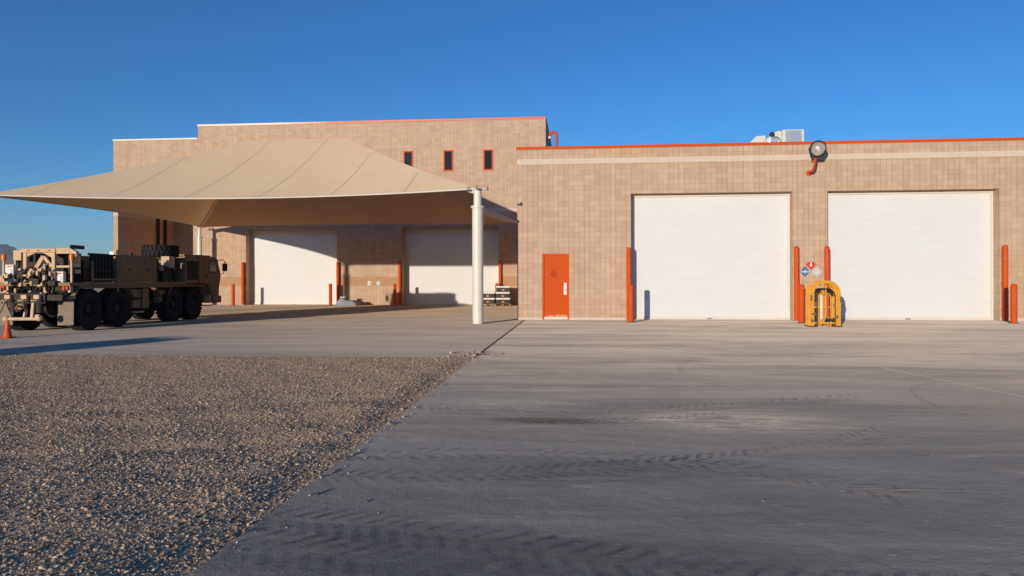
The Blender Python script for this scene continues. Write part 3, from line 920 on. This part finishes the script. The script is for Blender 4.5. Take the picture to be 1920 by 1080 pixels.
# seams between cloth strips: thin raised strips on the fabric
m = MB()
def seam_at(P, X):
    row = []
    for line in P:
        for p, q in zip(line, line[1:]):
            if (p.x-X)*(q.x-X) <= 0 and abs(q.x-p.x) > 1e-5:
                t = (X-p.x)/(q.x-p.x); c = p.lerp(q, t); d = (q-p).normalized()*.02
                row.append([c - d + Vector((0,0,.003)), c + d + Vector((0,0,.003))]); break
        else: break
    return row
for P in (panels[0], panels[2]):
    X = -21.2
    while X < -4:
        row = seam_at(P, X)
        if len(row) > 2:
            m.grid(row); m.grid([[p - Vector((0,0,.006)) for p in r] for r in row])
        X += 2.95
m.each('seam', M['seam'], fab, OC)
# edge cable pocket
m = MB()
for P in panels: m.tube([p + Vector((0,0,-.01)) for p in P[0]], .03, 8)
m.build('edge_pocket', M['pole'], cn, OC)
m = MB()
def below(p, d): return p - Vector((0,0,d))
for cpt, k in ((FL,KL),(FR,KR),(RL,KL),(RR,KR)):
    pts = []
    for j in range(13):
        t = j/12; p = cpt.lerp(k, t); p.z -= .16*4*t*(1-t) + .16
        pts.append(p)
    m.tube(pts, .085, 10)
m.tube([below(KL,.16), below(KR,.16)], .085, 10)
m.build('rafter', M['pole'], cn, OC)
for cpt, rp in ((FL,.20),(FR,.20),(RL,.15),(RR,.15)):
    top = cpt.z - .10
    m = MB()
    m.lathe([(0,0),(rp,0),(rp,top-.62),(rp+.045,top-.62),(rp+.045,top-.54),(rp*.72,top-.53),(rp*.72,top+.0),(rp*.5,top+.05),(0,top+.06)], (cpt.x,cpt.y,0), n=32)
    po = m.build('pole', M['pole'], cn, OC)
    m = MB()
    for dx, dy in ((1,0),(-1,0),(0,1),(0,-1)):
        m.bar((cpt.x, cpt.y, top+.02), (cpt.x+dx*.34, cpt.y+dy*.34, top+.10), .06,.05)
        m.cyl((cpt.x+dx*.34, cpt.y+dy*.34, top+.03), (cpt.x+dx*.34, cpt.y+dy*.34, top+.16), .05)
    m.build('corner_bracket', M['steel'], po, OC)

# ----------------------------------------------------------------- recovery truck
TX, TY = -16.66, 21.6
tk = thing('recovery_truck', 'tan eight-wheeled military wrecker truck parked facing the tall building', 'truck', (TX, TY, 0), R(1.5))
WR = .665
def tyre_mesh():
    m = MB()
    pr = [(.33,-.19),(.36,-.205),(.50,-.215),(.60,-.20),(.635,-.175),(.64,0),(.635,.175),(.60,.20),(.50,.215),(.36,.205),(.33,.19)]
    m.lathe(pr, (0,0,0), (1,0,0), 48)
    nl = 26
    for k in range(nl):
        for s in (-1,1):
            a = 2*PI*(k + (.5 if s > 0 else 0))/nl
            Mx = Matrix.Rotation(a, 4, 'X')
            Mx = Mx @ Matrix.Translation((s*.11,0,.648)) @ Matrix.Rotation(s*.35, 4, 'Z')
            m.box(-.11,.11,-.042,.042,-.02,.020, Mx)
            Mx2 = Matrix.Rotation(a, 4, 'X') @ Matrix.Translation((s*.205,0,.61))
            m.box(-.012,.012,-.042,.042,-.045,.045, Mx2)
    return m
def rim_mesh(side):
    m = MB(); s = side
    m.lathe([(.335,-.19*s),(.335,.17*s),(.30,.15*s),(.28,.06*s),(.17,.03*s),(.155,.10*s),(.12,.16*s),(.0,.17*s)], (0,0,0), (1,0,0), 32)
    for k in range(10):
        a = 2*PI*k/10
        m.cyl((.04*s,.225*math.cos(a),.225*math.sin(a)), (.075*s,.225*math.cos(a),.225*math.sin(a)), .02, n=8)
    return m
axles = (0, 1.50, 5.05, 6.58)
tyre_proto = tyre_mesh().build('wheel', M['rubber'], tk)
rim_r = rim_mesh(1).build('rim', M['drab'], tyre_proto)
tyre_l = tyre_proto.copy(); COL.objects.link(tyre_l)
rim_l = rim_mesh(-1).build('rim', M['drab'], tyre_l)
first = {1: tyre_proto, -1: tyre_l}; used = set()
for y in axles:
    for s in (1, -1):
        o = first[s] if s not in used else copy_tree(first[s], tk)
        used.add(s)
        o.parent = tk; o.location = (s*.99, y, WR); o.rotation_euler = (R(random.uniform(0,40)), 0, 0)
sp = copy_tree(tyre_proto, tk); sp.name = 'spare_wheel'; sp.location = (.52, 5.25, 2.74); sp.rotation_euler = (0, R(-90), 0)
PIECES = {'door_handle','air_bellows','hydraulic_hose','air_tank','leaf_spring','locker_door','winch_lever'}
def part(name, mat, fn, parent=None, bevel=.012):
    m = MB(); fn(m)
    if name in PIECES and name not in ('leaf_spring',):
        return m.each(name, M[mat] if isinstance(mat, str) else mat, parent or tk, bevel=bevel)[0]
    return m.build(name, M[mat] if isinstance(mat, str) else mat, parent or tk, bevel=bevel)
part('chassis', 'drab', lambda m: (m.box(-.50,-.36,-1.35,8.5,.86,1.16), m.box(.36,.50,-1.35,8.5,.86,1.16), [m.box(-.36,.36,y-.08,y+.08,.9,1.12) for y in (-1.2,.76,2.6,4.2,6.1,8.2)]))
for y in axles:
    part('axle', 'drab', lambda m: (m.cyl((-.80,y,WR),(.80,y,WR),.11), m.ball((0,y,WR),.26)))
def leaf(m, s):
    for k in range(5):
        L = 1.0-.14*k
        m.box(s*.60-.05, s*.60+.05, .76-L, .76+L, .80-.03*k, .827-.03*k)
    for k in range(5):
        L = 1.0-.14*k
        m.box(s*.60-.05, s*.60+.05, 6.09-L, 6.09+L, .80-.03*k, .827-.03*k)
for s in (-1,1): part('leaf_spring', 'drab', lambda m: leaf(m, s))
part('drive_shaft', 'drab', lambda m: m.cyl((0,1.5,.75),(0,5.3,.8),.07))
# deck and fenders
part('deck', 'tan_dark', lambda m: (m.box(-1.20,1.20,-.95,5.92,1.42,1.53), m.box(-1.21,1.21,1.0,4.9,1.33,1.419)))
def fender(m, y0, y1, s):
    a, b = (.72,1.22) if s > 0 else (-1.22,-.72)
    m.prism([(y0,1.38),(y0+.02,1.41),(y1-.02,1.41),(y1,1.38),(y1+.28,1.02),(y1+.25,1.0),(y1-.03,1.35),(y0+.03,1.35),(y0-.25,1.02),(y0-.28,1.04)], 'x', a, b)
for s in (-1,1):
    part('fender', 'tan_dark', lambda m: fender(m, -.55, 2.1, s), bevel=0)
    part('fender', 'tan_dark', lambda m: fender(m, 4.85, 7.35, s), bevel=0)
    part('mud_flap', paint('mud_flap_rubber', (.30,.23,.17), .9, .75, 5, (.16,.12,.09), .5), lambda m: m.prism([(s*.98-.27,1.02),(s*.98+.27,1.02),(s*.98+.26,.22),(s*.98-.26,.20)], 'y', -.84,-.815))
    part('flap_hanger', 'tan', lambda m: m.box(s*.98-.30, s*.98+.30, -.87,-.79, 1.02,1.10))
# side lockers along the deck
for s in (-1,1):
    def locker(m):
        a, b = (.70,1.19) if s > 0 else (-1.19,-.70)
        m.box(a, b, 1.55, 3.85, 1.535, 2.47)
    lk = part('tool_locker', 'tan_dark', locker)
    def ld(m):
        for y0,y1 in ((1.62,2.66),(2.72,3.78)):
            m.box(s*1.191-.008, s*1.191+.008, y0, y1, 1.60, 2.40)
    dd = part('locker_door', 'tan_dark', ld, lk, .006)
    part('door_handle', 'drab', lambda m: [m.box(s*1.21-.012, s*1.21+.012, y-.07, y+.07, 1.95, 1.99) for y in (2.14,3.25)], dd, .003)
# ribbed guard behind the wheels, upright posts, hydraulics on the right flank
def ribs(m):
    for k in range(7): m.box(1.05,1.17,.18+.17*k,.25+.17*k,1.535,2.40)
    m.box(1.02,1.18,.14,1.36,2.401,2.47); m.box(1.02,1.18,.14,1.36,1.88,1.93)
part('ribbed_guard', 'drab', ribs)
part('side_rail', 'tan_dark', lambda m: (m.bar((1.2,.1,1.62),(1.2,1.5,1.62),.06,.06), m.bar((1.2,1.42,1.2),(1.2,1.42,2.5),.08,.08), m.bar((1.2,.12,1.3),(1.2,.12,2.2),.06,.06)))
part('work_lamp', 'tan', lambda m: (m.box(1.05,1.20,1.36,1.50,2.50,2.62)), bevel=.02)
part('reservoir', 'drab', lambda m: (m.cyl((.9,4.05,1.54),(.9,4.05,2.3),.20), m.ball((.9,4.05,2.3),.2,8,(1,1,.4))))
part('hydraulic_pump', 'drab', lambda m: (m.box(.75,1.15,4.35,4.9,1.54,1.9), m.cyl((.95,4.62,1.9),(.95,4.62,2.15),.13), m.cyl((1.1,4.4,1.95),(1.1,4.9,1.95),.06)))
part('control_box', 'tan', lambda m: (m.box(.80,1.18,4.25,4.32,1.95,2.18), m.box(.80,.9,4.25,4.32,2.181,2.28)))
part('spare_carrier', 'drab', lambda m: (m.box(.1,.95,4.85,5.65,2.42,2.53), m.bar((.2,4.9,1.54),(.2,4.9,2.42),.08,.08), m.bar((.95,5.6,1.54),(.95,5.6,2.42),.08,.08), m.bar((.2,5.6,1.54),(.2,5.6,2.42),.08,.08), m.bar((.95,4.9,1.54),(.95,4.9,2.42),.08,.08)))
part('equipment_case', 'tan', lambda m: m.box(.86,1.19,4.70,5.12,2.10,2.52), bevel=.02)
part('air_cleaner', 'drab', lambda m: (m.cyl((.98,5.55,1.62),(.98,5.55,2.3),.17), m.cyl((.98,5.55,2.3),(.98,5.55,2.42),.11)))
part('exhaust_stack', 'drab', lambda m: (m.cyl((-.95,5.7,1.5),(-.95,5.7,2.7),.09), m.cyl((-.95,5.7,1.7),(-.95,5.7,2.45),.14)))
# under-deck boxes between the axle pairs
part('void_plate', 'drab', lambda m: m.box(.55,.60,2.2,4.3,.55,1.33))  # dark sheet added to stand for the black void under the deck
part('fuel_tank', 'drab', lambda m: (m.cyl((.80,3.05,.80),(.80,3.75,.80),.22, n=24)), bevel=0)
part('battery_box', 'tan_dark', lambda m: (m.box(.75,1.16,2.35,2.85,.98,1.28), m.box(.75,1.16,2.37,2.83,.62,.90), m.box(.78,1.18,2.95,3.35,.58,1.30), m.box(.61,.749,2.35,3.35,.62,1.3)))
part('air_tank', 'tan_dark', lambda m: (m.cyl((.95,4.2,1.12),(.95,4.75,1.12),.13), m.cyl((.95,4.2,.86),(.95,4.75,.86),.13)))
part('step', 'tan', lambda m: m.box(.90,1.18,2.42,3.05,.44,.50))
part('fuel_tank', 'tan_dark', lambda m: (m.cyl((-.86,2.6,.82),(-.86,4.2,.82),.30, n=24)), bevel=0)
# cab
prof = [(7.05,1.46),(7.05,2.60),(8.40,2.62),(8.62,2.50),(8.88,1.98),(8.92,1.72),(8.78,1.35),(8.72,.62),(8.30,.62),(8.05,1.0),(7.72,1.42)]
cab = part('cab', 'tan_dark', lambda m: m.prism(prof, 'x', -1.20, 1.20), bevel=.03)
part('engine_cover', 'tan_dark', lambda m: (m.box(-1.15,1.15,6.0,7.02,1.46,2.50)), bevel=.03)
part('grille', 'drab', lambda m: [m.box(1.152,1.17,6.1+.1*k,6.15+.1*k,1.62,2.38) for k in range(9)], bevel=0)
part('roof_hatch', 'tan_dark', lambda m: (m.box(-.4,.4,7.3,7.9,2.625,2.70), m.box(.6,1.1,7.1,8.2,2.625,2.66)))
for s in (-1,1):
    cd = part('cab_door', 'tan_dark', lambda m: m.prism([(7.42,1.46),(7.42,2.52),(8.32,2.52),(8.56,2.30),(8.66,1.95),(8.62,1.46),(8.2,1.1),(8.02,1.12),(7.72,1.46)], 'x', s*1.196, s*1.222), cab, .006)
    part('window', 'cab_glass', lambda m: m.prism([(7.85,1.98),(7.85,2.42),(8.28,2.42),(8.42,2.28),(8.48,1.98)], 'x', s*1.2215, s*1.228), cd, 0)
    part('window_frame', 'drab', lambda m: (m.prism([(7.80,1.93),(7.80,2.47),(7.849,2.47),(7.849,1.93)], 'x', s*1.2215, s*1.231), m.prism([(7.849,2.421),(7.849,2.47),(8.31,2.47),(8.281,2.421)], 'x', s*1.2215, s*1.231), m.prism([(7.849,1.93),(7.849,1.979),(8.481,1.979),(8.52,1.93)], 'x', s*1.2215, s*1.231), m.prism([(8.281,2.421),(8.31,2.47),(8.46,2.31),(8.421,2.281)], 'x', s*1.2215, s*1.231), m.prism([(8.421,2.28),(8.46,2.31),(8.53,1.95),(8.481,1.98)], 'x', s*1.2215, s*1.231)), cd, 0)
    part('handle', 'drab', lambda m: m.box(s*1.235-.015, s*1.235+.015, 7.5,7.64,1.75,1.79), cd, .004)
    mr_ = part('mirror', 'drab', lambda m: (m.box(s*1.36-.11, s*1.36+.11, 8.93,8.98,2.0,2.34)), bevel=.01)
    part('mirror_arm', 'drab', lambda m: (m.tube([(s*1.2,8.45,2.45),(s*1.34,8.75,2.50),(s*1.36,8.95,2.44),(s*1.36,8.95,2.3)],.018,8), m.tube([(s*1.2,8.8,1.85),(s*1.3,8.9,1.9),(s*1.36,8.95,2.02)],.016,8)), mr_, 0)
    part('headlight', 'clear_lens', lambda m: m.cyl((s*.85,8.70,1.0),(s*.85,8.78,1.0),.10), bevel=0)
    part('fender_step', 'tan', lambda m: (m.box(s*1.02-.14, s*1.02+.14, 7.95,8.06,.62,.98), m.box(s*1.02-.16, s*1.02+.16, 7.9,8.2,.50,.55)))
part('windscreen', 'cab_glass', lambda m: m.add([(-1.08,8.648,2.46),(1.08,8.648,2.46),(1.08,8.87,2.02),(-1.08,8.87,2.02)],[(0,1,2,3)]), cab, 0)
part('front_bumper', 'tan_dark', lambda m: m.box(-1.2,1.2,8.73,8.98,.62,.92), bevel=.03)
part('roof_beacon', 'amber', lambda m: m.cyl((-.9,7.4,2.62),(-.9,7.4,2.8),.08), bevel=0)
# rear recovery gear -------------------------------------------------
YB = -.62
part('portal_frame', 'tan', lambda m: (m.box(-.50,-.39,YB-.07,YB+.07,1.45,2.46), m.box(.42,.53,YB-.07,YB+.07,1.15,2.46), m.box(-.60,.56,YB-.09,YB+.09,2.461,2.58),
      m.prism([(-.385,2.46),(-.08,2.46),(-.385,2.33)], 'y', YB-.05, YB+.05), m.prism([(.415,2.46),(.10,2.46),(.415,2.30)], 'y', YB-.05, YB+.05)))
for x in (-.32,0,.34):
    part('marker_light', 'amber', lambda m: m.box(x-.035,x+.035,YB-.125,YB-.092,2.50,2.54), bevel=.004)
part('lifting_boom', 'tan', lambda m: (m.bar((-.32,YB+.05,1.72),(.04,YB+.12,2.36),.10,.12), m.bar((.05,YB+.12,2.34),(.33,YB+.10,2.02),.08,.10)))
part('hydraulic_cylinder', 'steel', lambda m: (m.cyl((-.30,YB-.15,1.62),(.02,YB-.02,1.92),.055), m.cyl((.02,YB-.02,1.92),(.22,YB+.05,2.12),.035)), bevel=0)
part('hydraulic_cylinder', 'tan', lambda m: (m.cyl((.28,YB-.2,1.40),(.20,YB-.05,1.85),.06), m.cyl((.20,YB-.05,1.85),(.15,YB,2.1),.035)), bevel=0)
part('winch', 'drab', lambda m: (m.cyl((-.30,YB+.25,1.45),(.34,YB+.25,1.45),.20), m.cyl((-.34,YB+.25,1.45),(-.30,YB+.25,1.45),.30), m.cyl((.34,YB+.25,1.45),(.38,YB+.25,1.45),.30)), bevel=0)
part('back_plate', 'drab', lambda m: (m.box(-.95,1.05,YB+.5,YB+.56,1.0,2.25)))
part('upper_bracket', 'tan', lambda m: (m.box(.561,1.0,YB-.06,YB+.08,2.42,2.60), m.prism([(1.0,2.60),(1.22,2.48),(1.22,2.36),(1.12,2.06),(1.02,2.06),(1.0,2.42)], 'y', YB-.06, YB+.08), m.bar((.62,YB-.1,2.02),(1.05,YB-.1,2.02),.06,.07)))
part('canvas_roll', 'black', lambda m: m.cyl((1.0,YB-.02,2.64),(1.22,YB+.3,2.62),.06), bevel=0)
part('upper_bracket', 'tan', lambda m: (m.box(-.86,-.601,YB-.02,YB+.10,2.22,2.54), m.bar((-.80,YB,1.6),(-.80,YB,2.22),.06,.06)))
for s, zz in ((-1,1.92),(1,1.70)):
    wl = part('work_light', 'cream_metal', lambda m: m.box(s*.80-.14, s*.80+.14, YB-.26,YB-.12,zz-.17,zz+.17), bevel=.02)
    part('lens', 'clear_lens', lambda m: m.cyl((s*.80,YB-.261,zz-.05),(s*.80,YB-.272,zz-.05),.09), wl, 0)
    part('top_lens', 'amber' if s < 0 else 'red_lens', lambda m: m.box(s*.80-.07, s*.80+.07, YB-.272,YB-.261,zz+.09,zz+.13), wl, 0)
    bp = part('beacon_post', 'tan', lambda m: m.bar((s*1.10,YB-.1,1.45),(s*1.10,YB-.1,2.22),.055,.055), bevel=.005)
    part('beacon', 'amber', lambda m: (m.cyl((s*1.10,YB-.1,2.22),(s*1.10,YB-.1,2.36),.07), m.ball((s*1.10,YB-.1,2.36),.07,6)), bp, 0)
    part('tail_light', 'red_lens', lambda m: (m.box(s*1.02-.09, s*1.02+.09, YB-.30,YB-.24,1.29,1.41)), bevel=.01)
    part('tail_light_housing', 'tan', lambda m: (m.box(s*1.0-.15, s*1.0+.15, YB-.239,YB-.10,1.22,1.45)), bevel=.01)
part('rear_crossbeam', 'drab', lambda m: (m.box(-1.2,1.2,-1.28,-1.06,.98,1.16), m.box(-.7,.7,-1.34,-1.281,.90,1.20)))
for x in (-.42,.10,.50):
    part('tow_shackle', 'tan', lambda m: (m.box(x-.09,x+.09,-1.45,-1.341,.96,1.16), m.tube([(x-.06,-1.45,1.03),(x-.07,-1.56,1.0),(x,-1.62,.98),(x+.07,-1.56,1.0),(x+.06,-1.45,1.03)],.024,8)), bevel=.008)
part('pintle_hook', 'tan_dark', lambda m: (m.box(-.06,.14,-1.50,-1.34,.72,.90), m.tube([(.04,-1.5,.8),(.04,-1.62,.84),(.04,-1.68,.76),(.04,-1.6,.68),(.04,-1.5,.70)],.03,8)))
part('tow_bar', 'tan', lambda m: (m.cyl((-.42,-1.42,.44),(.56,-1.42,.44),.05), m.ball((-.46,-1.42,.44),.095,8), m.ball((.58,-1.42,.46),.095,8), m.bar((.35,-1.42,.46),(.35,-1.36,.92),.08,.08), m.bar((.10,-1.42,.46),(.12,-1.36,.72),.07,.07), m.cyl((.5,-1.45,.52),(.62,-1.45,.52),.06)), bevel=0)
part('air_bellows', 'drab', lambda m: [m.cyl((x,-1.25,.62),(x,-1.25,.90),.11) for x in (-.36,.46)], bevel=0)
def jumble(m):
    q = random.Random(12)
    for k in range(46):
        x = q.uniform(-.75,.72); z = q.uniform(.95,1.95); y = YB - q.uniform(.05,.5)
        a, b2, c2 = q.uniform(.03,.11), q.uniform(.03,.10), q.uniform(.03,.09)
        if q.random() < .5: m.box(x-a,x+a,y-b2,y+b2,z-c2,z+c2)
        else: m.cyl((x-a,y,z),(x+a*q.uniform(.3,1),y+b2,z+c2),c2*.8)
    for k in range(12):
        x = q.uniform(-.6,.5); z = q.uniform(1.0,1.8)
        m.bar((x,YB-.3,z),(x+q.uniform(-.3,.3),YB-.2,z+q.uniform(.1,.4)),.05,.05)
part('winch_fittings', 'drab', jumble, bevel=.006)
def jumble2(m):
    q = random.Random(31)
    for k in range(44):
        x = q.uniform(-.85,.72); z = q.uniform(.92,1.95); y = YB - q.uniform(.3,.6)
        a, b2, c2 = q.uniform(.02,.06), q.uniform(.03,.06), q.uniform(.02,.085)
        if q.random() < .6: m.box(x-a,x+a,y-b2,y+b2,z-c2,z+c2)
        else: m.cyl((x-a,y,z),(x+a,y,z+c2),c2*.8)
part('winch_lever', 'tan', jumble2, bevel=.006)
part('dark_backing', 'drab', lambda m: m.box(-1.1,1.1,YB+.32,YB+.36,.95,2.44))  # dark sheet added as the black shade behind the rear gear
part('hydraulic_hose', 'black', lambda m: [m.tube([(x0,YB-.2,z0),(x0+.05,YB-.42,z0-.25),((x0+x1)/2,YB-.5,min(z0,z1)-.3),(x1,YB-.4,z1-.1),(x1,YB-.15,z1)],.02,8) for x0,z0,x1,z1 in ((-.5,1.7,-.1,1.5),(.0,1.9,.35,1.4),(.3,1.6,-.2,1.2),(.55,1.5,.75,1.3),(.62,1.3,.95,1.25))], bevel=0)
part('tow_chain', 'tan_dark', lambda m: [m.tube([(-1.15+.62*i/16, -1.4-.08*math.sin(PI*i/16), .98-.55*math.sin(PI*i/16)**.8) for i in range(17)],.026,8)], bevel=0)
part('cable_drum', 'drab', lambda m: (m.cyl((.66,YB-.1,1.32),(1.0,YB-.1,1.32),.17), m.cyl((.62,YB-.1,1.32),(.66,YB-.1,1.32),.22), m.cyl((1.0,YB-.1,1.32),(1.04,YB-.1,1.32),.22)), bevel=0)
part('crane_boom', 'tan_dark', lambda m: (m.box(-.30,.14,YB+.6,6.0,2.02,2.30), m.cyl((-.08,3.4,1.54),(-.08,3.4,2.02),.3)), bevel=.02)

# ----------------------------------------------------------------- small things on the pad
t = thing('traffic_cone', 'orange traffic cone on the concrete behind the truck', 'cone', (-15.72, 18.6, 0))
m = MB(); m.prism([(-.145,-.145),(.145,-.145),(.145,.145),(-.145,.145)], 'z', 0, .03); m.build('base', M['orange'], t, bevel=.01)
m = MB(); m.lathe([(.115,.03),(.105,.05),(.03,.47),(.026,.50),(.016,.50),(.018,.45)], (0,0,0), n=28); m.build('cone_body', paint('cone_orange', (.74,.09,.02), .5, .9, 6), t)

t = thing('grey_bundle', 'grey covered bundle lying by the wall between the two far doors', 'bundle', (-14.45, 44.3, 0))
P = []
for j in range(15):
    row = []
    for i in range(25):
        u, v = i/24, j/14
        x = (u-.5)*1.5; y = (v-.5)*.9
        e = max(0, 1-abs(2*u-1)**3)*max(0, 1-abs(2*v-1)**3)
        z = e*(.40 + .10*math.sin(u*7+1) + .13*mnoise.noise(Vector((u*4, v*3, 2))) + .12*math.exp(-((u-.32)/.16)**2))
        row.append((x + .06*mnoise.noise(Vector((u*3,v*3,7))), y, max(z, 0)+.01))
    P.append(row)
m = MB(); m.grid(P); m.build('cover', M['grey_tarp'], t)
m = MB(); m.box(-.42,-.08,-.2,.1,.50,.56); m.build('top_highlight', M['white_plastic'], t, bevel=.02)  # white box standing in for the bright highlight on top
m = MB(); m.box(-.6,.62,-.32,.32,.0,.09); m.build('pallet', M['wood'], t)

# stacks of battery crates by the corner
def crate(w):
    t = thing('battery_crate', 'x', 'crate', (0,0,0), 0, 'battery crates stacked by the far door')
    m = MB(); m.box(-w,w,-.3,.3,0,.25); m.build('case', M['black'], t, bevel=.015)
    m = MB(); m.box(-w-.02,w+.02,-.32,.32,.251,.36); m.build('lid', M['white_plastic'], t, bevel=.02)
    m = MB()
    for x in (-w*.6, w*.6): m.box(x-.05,x+.05,-.335,-.301,.08,.20)
    m.each('handle', M['drab'], t)
    m = MB(); m.box(-.06,.06,-.308,-.3005,.07,.16); m.build('amber_label', M['amber'], t)
    return t
pallets = ((-4.55,'wooden pallet under the taller stack of crates'), (-5.55,'wooden pallet under the shorter stack of crates'))
for x, lab in pallets:
    t = thing('pallet', lab, 'pallet', (x, 44.3, 0), 0, 'pallets under the crates')
    m = MB()
    for k in range(5): m.box(-.5,.5,-.45+.19*k,-.32+.19*k,.10,.125)
    m.build('deck_boards', M['wood'], t)
    m = MB()
    for xx_ in (-.45,0,.45): m.box(xx_-.05,xx_+.05,-.45,.45,0,.099)
    m.each('stringer', M['wood'], t)
spots = [(-4.55,.126,'bottom battery crate of the taller stack'),(-4.57,.49,'middle battery crate of the taller stack'),(-4.53,.854,'topmost battery crate of the taller stack'),
         (-5.5,.126,'bottom battery crate of the shorter stack, behind the pole'),(-5.5,.49,'top battery crate of the shorter stack, behind the pole')]
proto = crate(.42)
for i, (x, z, lab) in enumerate(spots):
    o = proto if i == 0 else copy_tree(proto)
    o.location = (x, 44.3, z); o['label'] = lab

# ----------------------------------------------------------------- far background
t = thing('storage_container', 'distant tan container with a red stripe low at the left edge', 'container', (-80, 84, -.06), R(4))
m = MB(); m.box(-9,9,-1.2,1.2,.5,2.35)
for k in range(60): m.box(-8.9+.3*k,-8.75+.3*k,-1.235,-1.2,.95,2.3)
m.build('body', M['tan'], t)
m = MB(); m.box(-9.02,9.02,-1.26,-1.24,1.35,1.62); m.build('red_stripe', M['red_sign'], t)
m = MB()
for k in range(7): m.box(-8.6+2.8*k,-8.2+2.8*k,-1,1,0,.5)
m.each('skid', M['drab'], t)
t = thing('mast', 'thin mast with a small head on the skyline left of the tall building', 'mast', (-54.3, 80, -.06))
m = MB(); m.cyl((0,0,0),(0,0,5.2),.10,.06); m.build('mast_pole', M['galv'], t)
m = MB(); m.box(-.35,.35,-.1,.1,4.7,5.1); m.build('mast_head', M['galv'], t)

# unseen trailer, added off-frame to cast the long shadow reaching in from the left
t = thing('shadow_trailer', 'unseen tan trailer added on the gravel lot to cast a shadow', 'trailer', (-17.9, 1.4, 0), R(69.5))
m = MB(); m.box(-1.6,1.6,-.85,.85,.62,1.62); m.build('body', M['tan'], t, bevel=.02)
m = MB(); m.prism([(-.88,1.621),(.88,1.621),(.7,1.85),(-.7,1.85)], 'x', -1.62,1.62); m.build('canvas_cover', M['canvas'], t, bevel=.03)
for s in (-1,1):
    m = MB(); m.lathe([(.2,-.12),(.38,-.12),(.42,-.06),(.42,.06),(.38,.12),(.2,.12)], (0,s*1.0,.42), (0,1,0), 28); wo = m.build('wheel', M['rubber'], t)
    m = MB(); m.lathe([(.2,-.1),(.2,.08),(.0,.06)], (0,s*1.0,.42), (0,s,0), 20); m.build('rim', M['tan_dark'], wo)
m = MB(); m.bar((1.6,0,.66),(2.9,0,.55),.1,.1); m.cyl((2.6,0,0),(2.6,0,.6),.04); m.build('drawbar', M['tan_dark'], t)

# hills on the horizon
def hills(name, y0, x0, x1, hfun, seed, depth=1500):
    P = []
    nxh, nyh = 160, 22
    for jj in range(nyh):
        v = jj/(nyh-1); row = []
        for i in range(nxh):
            u = i/(nxh-1); x = x0 + (x1-x0)*u; y = y0 + depth*v
            prof_ = math.sin(PI*v)**.8
            h = hfun(x)*prof_*(1 + .55*mnoise.fractal(Vector((x*.0016, y*.0018, seed)), .8, 2.1, 6))
            row.append((x, y, -8 + max(h, 0)))
        P.append(row)
    o = MB().grid(P).build(name, M['rock'], None); o['kind'] = 'structure'
    return o
M['rock'] = paint('desert_rock', (.11,.10,.09), 1, .7, .004, (.08,.075,.07), .5, spec=.05)
hills('hills', 9000, -10500, -5200, lambda x: 440*min(1, max(0, (-6250-x)/1050)), 3.3)
hills('hills', 9600, -6500, 9500, lambda x: 90*min(1, max(0,(x+6400)/900)), 8.1, 1200)

# air: even haze out to the hills
m = MB(); m.box(-11500, 11500, -400, 12000, -10.5, 520)
hz = m.build('haze', bpy.data.materials.new('haze_air')); hz['kind'] = 'stuff'
hm = hz.data.materials[0]; hm.use_nodes = True; nt = hm.node_tree
nt.nodes.remove(nt.nodes['Principled BSDF'])
pv = N(nt, 'ShaderNodeVolumePrincipled'); pv.inputs['Color'].default_value = (.86,.92,1,1); pv.inputs['Density'].default_value = 3.5e-5; pv.inputs['Anisotropy'].default_value = .0
nt.links.new(pv.outputs[0], nt.nodes['Material Output'].inputs['Volume'])
tag(hz, 'thin bluish haze in the air over the desert', 'haze')

# ----------------------------------------------------------------- light, sky, camera
AZ, EL = R(21.3), R(6.1)          # the light travels toward +y, turned AZ to the right, from EL above the horizon
d = Vector((math.sin(AZ)*math.cos(EL), math.cos(AZ)*math.cos(EL), -math.sin(EL)))
sl = bpy.data.lights.new('sun', 'SUN'); sl.energy = 2.8; sl.angle = R(.5); sl.color = (1, .90, .77)
so = bpy.data.objects.new('sun', sl); COL.objects.link(so); so.rotation_euler = (-d).to_track_quat('Z', 'Y').to_euler()
so.location = (-60, -140, 30)
wd = bpy.data.worlds.new('World'); scene.world = wd; wd.use_nodes = True
nt = wd.node_tree; bg = nt.nodes['Background']
sky = N(nt, 'ShaderNodeTexSky', sky_type='NISHITA')
sky.sun_disc = False; sky.sun_elevation = EL; sky.sun_rotation = math.atan2(-d.x, -d.y)
sky.altitude = 0; sky.air_density = .8; sky.dust_density = .15; sky.ozone_density = 4.2
hs = N(nt, 'ShaderNodeHueSaturation'); hs.inputs['Saturation'].default_value = 1.05
gmn = N(nt, 'ShaderNodeGamma'); gmn.inputs[1].default_value = 1.1
nt.links.new(sky.outputs[0], gmn.inputs[0]); nt.links.new(gmn.outputs[0], hs.inputs['Color']); nt.links.new(hs.outputs[0], bg.inputs[0])
bg.inputs[1].default_value = .122

cam = bpy.data.cameras.new('camera'); co = bpy.data.objects.new('camera', cam); COL.objects.link(co)
cam.sensor_width = 36; cam.lens = 1350/1920*36; cam.clip_end = 30000; cam.clip_start = .05
cam.shift_y = -14/1920
co.location = (0, 0, 1.55)
roll = R(.16)
co.rotation_euler = (Matrix.Rotation(R(5.18), 3, 'Z') @ Matrix.Rotation(R(90), 3, 'X') @ Matrix.Rotation(-roll, 3, 'Z')).to_euler()
scene.camera = co
vs = scene.view_settings
vs.view_transform = 'Standard'; vs.look = 'None'; vs.exposure = .4; vs.gamma = 1
scene.cycles.max_bounces = 6; scene.cycles.volume_bounces = 0
